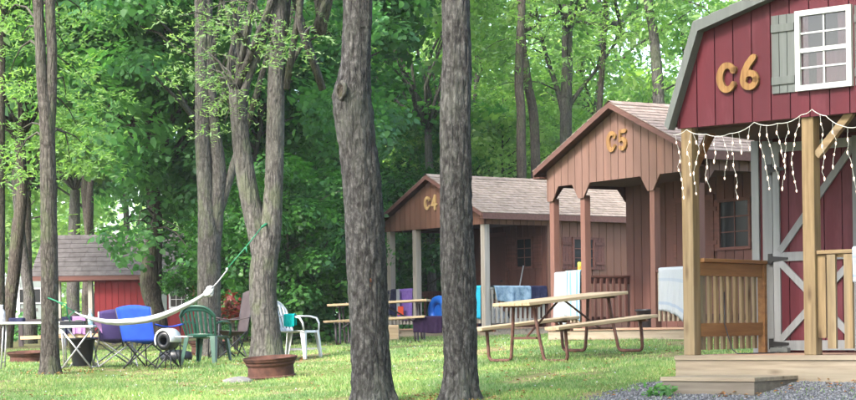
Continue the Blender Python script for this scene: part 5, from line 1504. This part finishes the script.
# forked tree that holds the hammock
shown_tree('grey tree forking low down beside the white chair, with the hammock strap on it',
           [[(267, 357, 17.5), (266, 330, 14.5), (263, 295, 13.5), (264, 265, 13.5), (269, 238, 12), (273, 200, 9.5), (275, 150, 9), (276, 90, 8.5), (278, 40, 8), (279, 0, 8)],
            [(265, 262, 12), (258, 232, 11), (249, 195, 10), (242, 150, 9), (238, 110, 8), (236, 90, 7)],
            [(242, 150, 7), (240, 110, 5.5), (247, 80, 4.8), (262, 40, 4.5), (268, 10, 4), (271, 0, 4)],
            [(276, 92, 4), (288, 70, 3), (302, 46, 2.6), (322, 34, 2)]],
           27.4, BARK_GREY, (8.6, 13.5, 3.4, 26, 200, .11, .8, LEAF_PIN, False), amp=.05, seed=15, n=40, flare=.4, tips=tipsF, tY=27.2, tfr=15, tls=.058, trad=.5)
# double trunk behind the green chair
shown_tree('grey double-stemmed tree directly behind the green chair',
           [[(210, 352, 13), (209, 310, 11.5), (209, 265, 11.5), (209, 235, 11), (206, 200, 8), (203, 140, 7.5), (202, 80, 7), (201, 0, 6.5)],
            [(213, 250, 8), (216, 215, 7.5), (219, 170, 7), (213, 120, 6), (209, 60, 5.5), (207, 0, 5)],
            [(216, 222, 5), (226, 190, 4.6), (236, 158, 4.2), (243, 140, 4)]],
           31.0, BARK_GREY, (8.8, 14, 3.4, 26, 200, .11, .8, LEAF_LIGHT, False), amp=.05, seed=21, n=32, flare=.4)
# left tree with strap
shown_tree('slender brown-grey left tree carrying the hammock strap and splitting into two stems',
           [[(50, 373, 10.8), (50, 345, 8.8), (49.5, 290, 8.6), (49, 230, 8.2), (48, 170, 7.8), (46.5, 120, 7.4), (42, 80, 5.6), (40, 40, 5.1), (38, 0, 5)],
            [(48, 140, 6.5), (51, 100, 5.6), (52, 50, 5), (50, 0, 4.8)]],
           26.9, BARK_DARK if False else barkmat('brown_grey_bark', (.035, .03, .027), (.07, .063, .057), (.12, .112, .10), .3), (8.4, 13.5, 3.0, 24, 200, .11, .8, LEAF_LIGHT, False), amp=.05, seed=27, n=36, flare=.35, tips=tipsS, tY=29, tfr=24, tls=.07, trad=.55)
# leaning trunk before the red cabin
shown_tree('dark leaning trunk standing against the bright red cabin wall',
           [[(160, 334, 9), (158, 318, 8.5), (150, 290, 9.5), (150, 262, 8), (153, 240, 7.5), (155, 215, 7), (152, 180, 6)]],
           40.0, BARK_DARK, (5.5, 11, 3.2, 60, 300, .14, .9, LEAF_MAPLE, False), near=False, seed=31, tips=tipsL, tY=38.5, tpin=False, tls=.105, tfr=10, trad=.42)
# left edge trunks
shown_tree('leaning trunk near the left edge of the photo, in front of the camper',
           [[(5, 345, 8), (9, 310, 7), (14, 270, 6.5), (18, 230, 6.5), (22, 190, 5.5), (20, 140, 5)]], 43, BARK_DARK, (7.5, 13, 3.5, 50, 200, .15, 1.0, LEAF_LIGHT, False), near=False, seed=35)
shown_tree('thin straight trunk at the very left edge of the photo',
           [[(1, 345, 4), (1, 250, 4), (1, 120, 4), (2, 0, 3.5)]], 38, BARK_DARK, (8.5, 13, 2.6, 36, 200, .14, .9, LEAF_LIGHT, False), near=False, seed=36)
shown_tree('slim trunk between the camper and the slender left tree',
           [[(28, 338, 5), (28, 290, 4.5), (27, 240, 4.5), (27, 190, 4)]], 54, BARK_DARK, (6, 13, 3.5, 46, 200, .17, 1.1, LEAF_LIGHT, False), near=False, seed=37)
shown_tree('slim trunk showing through the open porch of the far red cabin',
           [[(73, 338, 7), (73, 290, 6.5), (74, 240, 6), (75, 190, 5)]], 66, BARK_GREY, (6, 14, 3.8, 46, 200, .19, 1.2, LEAF_LIGHT, False), near=False, seed=38)
# right-hand woods behind the cabins
shown_tree('pale forked tree rising behind the roofs of C4 and C5',
           [[(566, 330, 7), (566, 250, 6.6), (566, 150, 6.2), (566, 110, 6), (567, 60, 5.4), (567, 0, 5)],
            [(563, 112, 3), (556, 85, 2.6), (546, 55, 2.2), (538, 20, 1.8), (535, 0, 1.6)],
            [(568, 108, 3), (580, 90, 2.4), (596, 70, 2), (612, 48, 1.8), (622, 30, 1.5)]],
           49, BARK_GREY, (8.5, 17, 4.2, 34, 140, .15, 1.15, LEAF_LIGHT, False), near=False, seed=41, tips=tipsR, tY=47, tls=.10, tfr=26, trad=.8)
shown_tree('dark upright trunk behind the C4 roof, left of a close pair',
           [[(522, 320, 5), (522, 200, 4.8), (521, 145, 4.8), (521, 110, 4.6), (519, 84, 4.6), (520, 40, 4), (522, 0, 3.6)]], 46, BARK_DARK, (11, 18, 4, 15, 100, .17, 1.3, LEAF_FAR, False), near=False, seed=43)
shown_tree('dark upright trunk behind the C4 roof, right of a close pair',
           [[(536, 320, 5), (536, 200, 4.8), (535, 140, 4.8), (533, 110, 4.6), (528, 84, 4.2), (524, 50, 3.4), (520, 0, 3)]], 46.8, BARK_DARK, (11, 18, 4, 15, 100, .17, 1.3, LEAF_FAR, False), near=False, seed=44)
shown_tree('smooth grey trunk standing right above the ridge of the C5 cabin',
           [[(660, 330, 7), (660, 160, 6.6), (659, 105, 6.2), (657, 70, 5.6), (653, 30, 4.8), (648, 0, 4.4)]], 46, BARK_GREY, (10.5, 18, 4.2, 15, 100, .17, 1.3, LEAF_FAR, False), near=False, seed=45)
shown_tree('dark thin trunk behind the left slope of the C5 roof',
           [[(597, 330, 3.4), (597, 150, 3.2), (600, 100, 3), (603, 60, 2.6), (606, 0, 2.2)]], 48, BARK_DARK, (11, 18, 4, 15, 100, .17, 1.3, LEAF_FAR, False), near=False, seed=46)
shown_tree('dark forked trunk between the pale forked tree and the C5 peak',
           [[(575, 330, 4.5), (574, 150, 4.2), (576, 100, 4), (582, 60, 3.4), (584, 20, 3), (585, 0, 3)], [(576, 96, 2.4), (571, 70, 2), (568, 40, 1.8), (560, 0, 1.6)]], 66, BARK_DARK, (11.5, 18, 4, 15, 100, .18, 1.3, LEAF_FAR, False), near=False, seed=47)
shown_tree('grey trunk just left of the red gable of C6',
           [[(690, 330, 5), (690, 120, 5), (688, 80, 4.6), (686, 50, 4), (680, 0, 3.6)]], 64, BARK_DARK, (11, 18, 4, 46, 150, .18, 1.3, LEAF_FAR, False), near=False, seed=48)
shown_tree('trunk visible through the left opening of the C5 porch',
           [[(561, 335, 5.2), (561, 260, 5), (560, 190, 4.8), (556, 150, 4.2)]], 34.2, BARK_GREY, None, near=False, seed=49) if False else None
shown_tree('slim dark trunk in the undergrowth between the forked tree and the big left trunk',
           [[(322, 332, 4), (322, 260, 3.8), (319, 200, 3.4), (316, 150, 3), (318, 100, 2.6)]], 44, BARK_DARK, (7, 13, 3.4, 56, 240, .14, .95, LEAF_DARK, False), near=False, seed=50)
shown_tree('slim grey trunk showing behind the left half of the C4 porch',
           [[(432, 335, 5), (432, 290, 4.6), (431, 250, 4.4), (430, 200, 4), (428, 130, 3.6)]], 50, BARK_GREY, (7.5, 14, 3.0, 40, 160, .15, 1.0, LEAF_LIGHT, False), near=False, seed=51)

# ------------------------------------------------------------------ foliage: prototypes copied through the wood
def place(proto, x, y, s, rz, label, group, first=[]):
    if proto.name not in first: o = proto; first.append(proto.name)
    else: o = copy_tree(proto)
    o.location = (x, y, G(x, y) - .05); o.scale = (s, s, s); o.rotation_euler = (0, 0, rz)
    return tag(o, label, 'tree', group)
PR = {}
PR['mapleA'] = proto_tree(101, 10.5, 2.6, 3.4, .16, LEAF_MAPLE, BARK_GREY, 105, 210, .125, .72, limbs=22)
PR['mapleH'] = proto_tree(111, 13, 6.3, 3.6, .16, LEAF_MAPLE, BARK_GREY, 105, 210, .125, .72, limbs=22)
PR['mapleM'] = proto_tree(113, 12.0, 4.4, 3.6, .13, LEAF_MAPLE, BARK_GREY, 120, 240, .13, .75, limbs=22)
PR['shade_canopy'] = proto_tree(112, 13.5, 6.2, 4.6, .2, LEAF_LIGHT, BARK_GREY, 80, 150, .16, .95, limbs=22)  # dense high crown, added out of view to shade cabin and trunks
PR['mapleB'] = proto_tree(102, 9.0, 1.6, 3.0, .13, LEAF_MAPLE, BARK_DARK, 110, 250, .12, .70, limbs=20, fork=True)
PR['under'] = proto_tree(103, 6.0, .5, 2.6, .07, LEAF_DARK, BARK_DARK, 110, 220, .11, .62, limbs=20)
PR['airyA'] = proto_tree(104, 15.5, 4.5, 4.2, .17, LEAF_LIGHT, BARK_GREY, 80, 150, .16, .95, shape=SH_LEAF, limbs=22, lean=.5)
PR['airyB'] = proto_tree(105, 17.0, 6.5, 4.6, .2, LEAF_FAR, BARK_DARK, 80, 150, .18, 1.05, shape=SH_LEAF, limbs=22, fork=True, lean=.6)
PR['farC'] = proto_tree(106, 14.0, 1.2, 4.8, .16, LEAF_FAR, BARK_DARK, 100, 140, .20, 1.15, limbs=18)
GW = 'trees of the wood behind the campsite'
rt = random.Random(77)
def T(kind, px, Y, s, label):
    x = at(px, 330, Y).x
    place(PR[kind], x, Y, s, rt.uniform(0, 6.28), label, GW)
T('mapleM', 128, 66.5, 1.15, 'maple filling the view above the red wall of the far red cabin')
T('mapleM', 92, 68.0, 1.2, 'maple rising just above the ridge of the far red cabin roof')
T('mapleH', 155, 43.0, 1.0, 'broad-leaved maple right behind the dark leaning trunk, above the far red cabin roof')
T('mapleB', 262, 40.0, .85, 'dense maple right behind the forked tree and the white chair')
T('mapleA', 290, 45.0, 1.0, 'dense maple filling the gap between the forked tree and the big left trunk')
T('mapleH', 209, 37.0, .85, 'maple hidden low down by the double-stemmed tree behind the green chair')
T('mapleB', 380, 52.5, .95, 'maple standing behind the left end of the C4 cabin, between the two big trunks')
T('mapleH', 49, 41.0, .95, 'maple whose crown shows behind the slender left tree')
T('under', 290, 36.0, .62, 'dark leafy shrub behind the white chair')
T('under', 330, 41.5, .7, 'dark leafy shrub just left of the big knotted trunk')
T('under', 258, 37.0, .52, 'dark leafy shrub behind the brown camp chair')
T('under', 402, 50.5, .8, 'dark bush seen under the left side of the C4 porch')
T('under', 455, 52.0, .8, 'dark bush hidden behind the C4 porch and the right big trunk')
T('under', 246, 43.5, .62, 'dark leafy shrub at the right end of the far red cabin')
T('under', 262, 44.0, .9, 'dark shrub deep behind the forked tree')
T('farC', 500, 78, .85, 'leafy tree closing the view above the C4 roof')
T('farC', 470, 58, .8, 'leafy tree just right of the right big trunk, above the C4 ridge')
T('farC', 620, 82, .8, 'leafy tree rising behind the peak of C5')
T('farC', 712, 66, .7, 'leafy tree behind the C5 roof, beside the red gable')
T('farC', 20, 74, .8, 'leafy tree behind the camper at far left')
T('airyA', 600, 56, 1.0, 'tall airy tree with pale leaves above the C5 roof')
T('airyA', 470, 56, .8, 'tall airy tree with pale leaves above the C4 roof')
T('airyA', 30, 50, .95, 'tall airy tree over the left edge of the photo')
T('farC', 575, 60, .62, 'low bright leafy tree just above the C4 roof, right of the pale forked tree')
T('farC', 668, 58, .6, 'low bright leafy tree just above the ridge of the C5 roof')
T('farC', 506, 52, .5, 'small bright leafy tree right behind the C4 cabin')
T('airyB', 420, 70, 1.0, 'tall airy tree showing between the two big trunks')
T('airyB', 760, 74, .9, 'tall airy tree above the C5 roof, near the red gable')
T('airyB', 90, 64, 1.0, 'tall airy tree behind the far red cabin')
k = 0
far = 'leafy tree standing deep in the wood, one of many behind the campsite'
for Y in (88,):
    nx = int(Y * .62 / 11)
    for i in range(nx):
        x = (i + .5) / nx * Y * .62 - Y * .31 + rt.uniform(-1.5, 1.5); y = Y + rt.uniform(-4, 4)
        kind = ('farC', 'airyB', 'farC', 'airyA')[(i + Y) % 4]
        place(PR[kind], x, y, rt.uniform(.85, 1.2), rt.uniform(0, 6.28), far, GW)
# trees behind and beside the camera (unseen; near ones put in for foreground shade and window reflections)
side = 'unseen tree beside the lawn out of frame, shading the cabins'
for (x, y, kd, s) in ((4.6, 10.5, 'shade_canopy', 1.0), (-4.2, 9.5, 'shade_canopy', .9), (-13, 15, 'airyA', .9), (9.5, 27, 'airyA', .9), (-11, 33, 'airyA', .95), (7.5, 12, 'airyA', .8), (-7, 8, 'airyA', .9), (2, -6, 'airyB', .9), (-6, -9, 'farC', .8), (9, -3, 'farC', .8), (-14, -2, 'airyB', .9), (13, 6, 'airyB', .9), (12, 38, 'airyB', 1.0), (9, 47, 'airyA', 1.0)):
    place(PR[kd], x, y, s, rt.uniform(0, 6.28), side, 'trees round the edge of the campsite')
# far wood as one mass
def far_wood():
    r = np.random.default_rng(5); n = 560
    ang = r.uniform(-.36, .36, n); D = r.uniform(112, 135, n)
    C = np.stack([np.sin(ang) * D, np.cos(ang) * D, 1.5 + 13.5 * r.random(n) ** 1.1], -1)
    P = clump_points(C, r.uniform(1.2, 2.2, n), 60, 9)
    V, F = leaf_arrays(P, .42, SH_MAPLE, .4, .2, seed=12)
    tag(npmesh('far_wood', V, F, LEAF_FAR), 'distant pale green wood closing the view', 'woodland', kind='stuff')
far_wood()

# red-leaved shrub between the double tree and brown chair
rs = on(236, 33.0)
root = empty('shrub', rs, 0, 'small shrub with red leaves behind the brown camp chair', 'shrub')
m = MB()
Cs = []
for i in range(7):
    c = Vector((random.uniform(-.18, .18), random.uniform(-.2, .2), random.uniform(.62, .98))); Cs.append(tuple(c)); m.tube(wob((0, 0, -.05), c, 4, .05, i), [.015, .012, .01, .007, .004], 6)
m.build('stems', BARK_DARK, root)
V, F = leaf_arrays(clump_points(np.array(Cs), np.full(7, .15), 30, 3), .07, seed=8); npmesh('foliage', V, F, LEAF_RED, root)
# undergrowth
def undergrowth():
    r = np.random.default_rng(15); n = 900
    X = r.uniform(-20, 22, n); Y = r.uniform(46, 92, n)
    keep = ~((X > -1.5) & (X < 8) & (Y < 47)) & ~((X > -13) & (X < -5) & (Y < 66)); X, Y = X[keep], Y[keep]
    C = np.stack([X, Y, gz(X, Y) + r.uniform(.1, .7, len(X))], -1)
    P = clump_points(C, r.uniform(.4, .9, len(X)), 60, 8)
    V, F = leaf_arrays(P, .16, SH_MAPLE, .6, .1, seed=3)
    tag(npmesh('undergrowth', V, F, LEAF_MAPLE), 'low green undergrowth on the floor of the wood', 'undergrowth', kind='stuff')
undergrowth()

# haze volume added to lighten the far wood
def haze():
    m = bpy.data.materials.new('lightening_haze'); m.use_nodes = True; nt = m.node_tree; nt.nodes.remove(nt.nodes['Principled BSDF'])
    v = nt.nodes.new('ShaderNodeVolumePrincipled'); v.inputs['Density'].default_value = .0004; v.inputs['Color'].default_value = (.93, .97, 1, 1); v.inputs['Anisotropy'].default_value = .2
    L(nt, v.outputs[0], nt.nodes['Material Output'].inputs['Volume'])
    mb = MB(); mb.span((-720, -320, -3), (720, 1020, 34))
    tag(mb.build('haze', m), 'thin pale haze added to lighten the far trees', 'haze', kind='stuff')
haze()
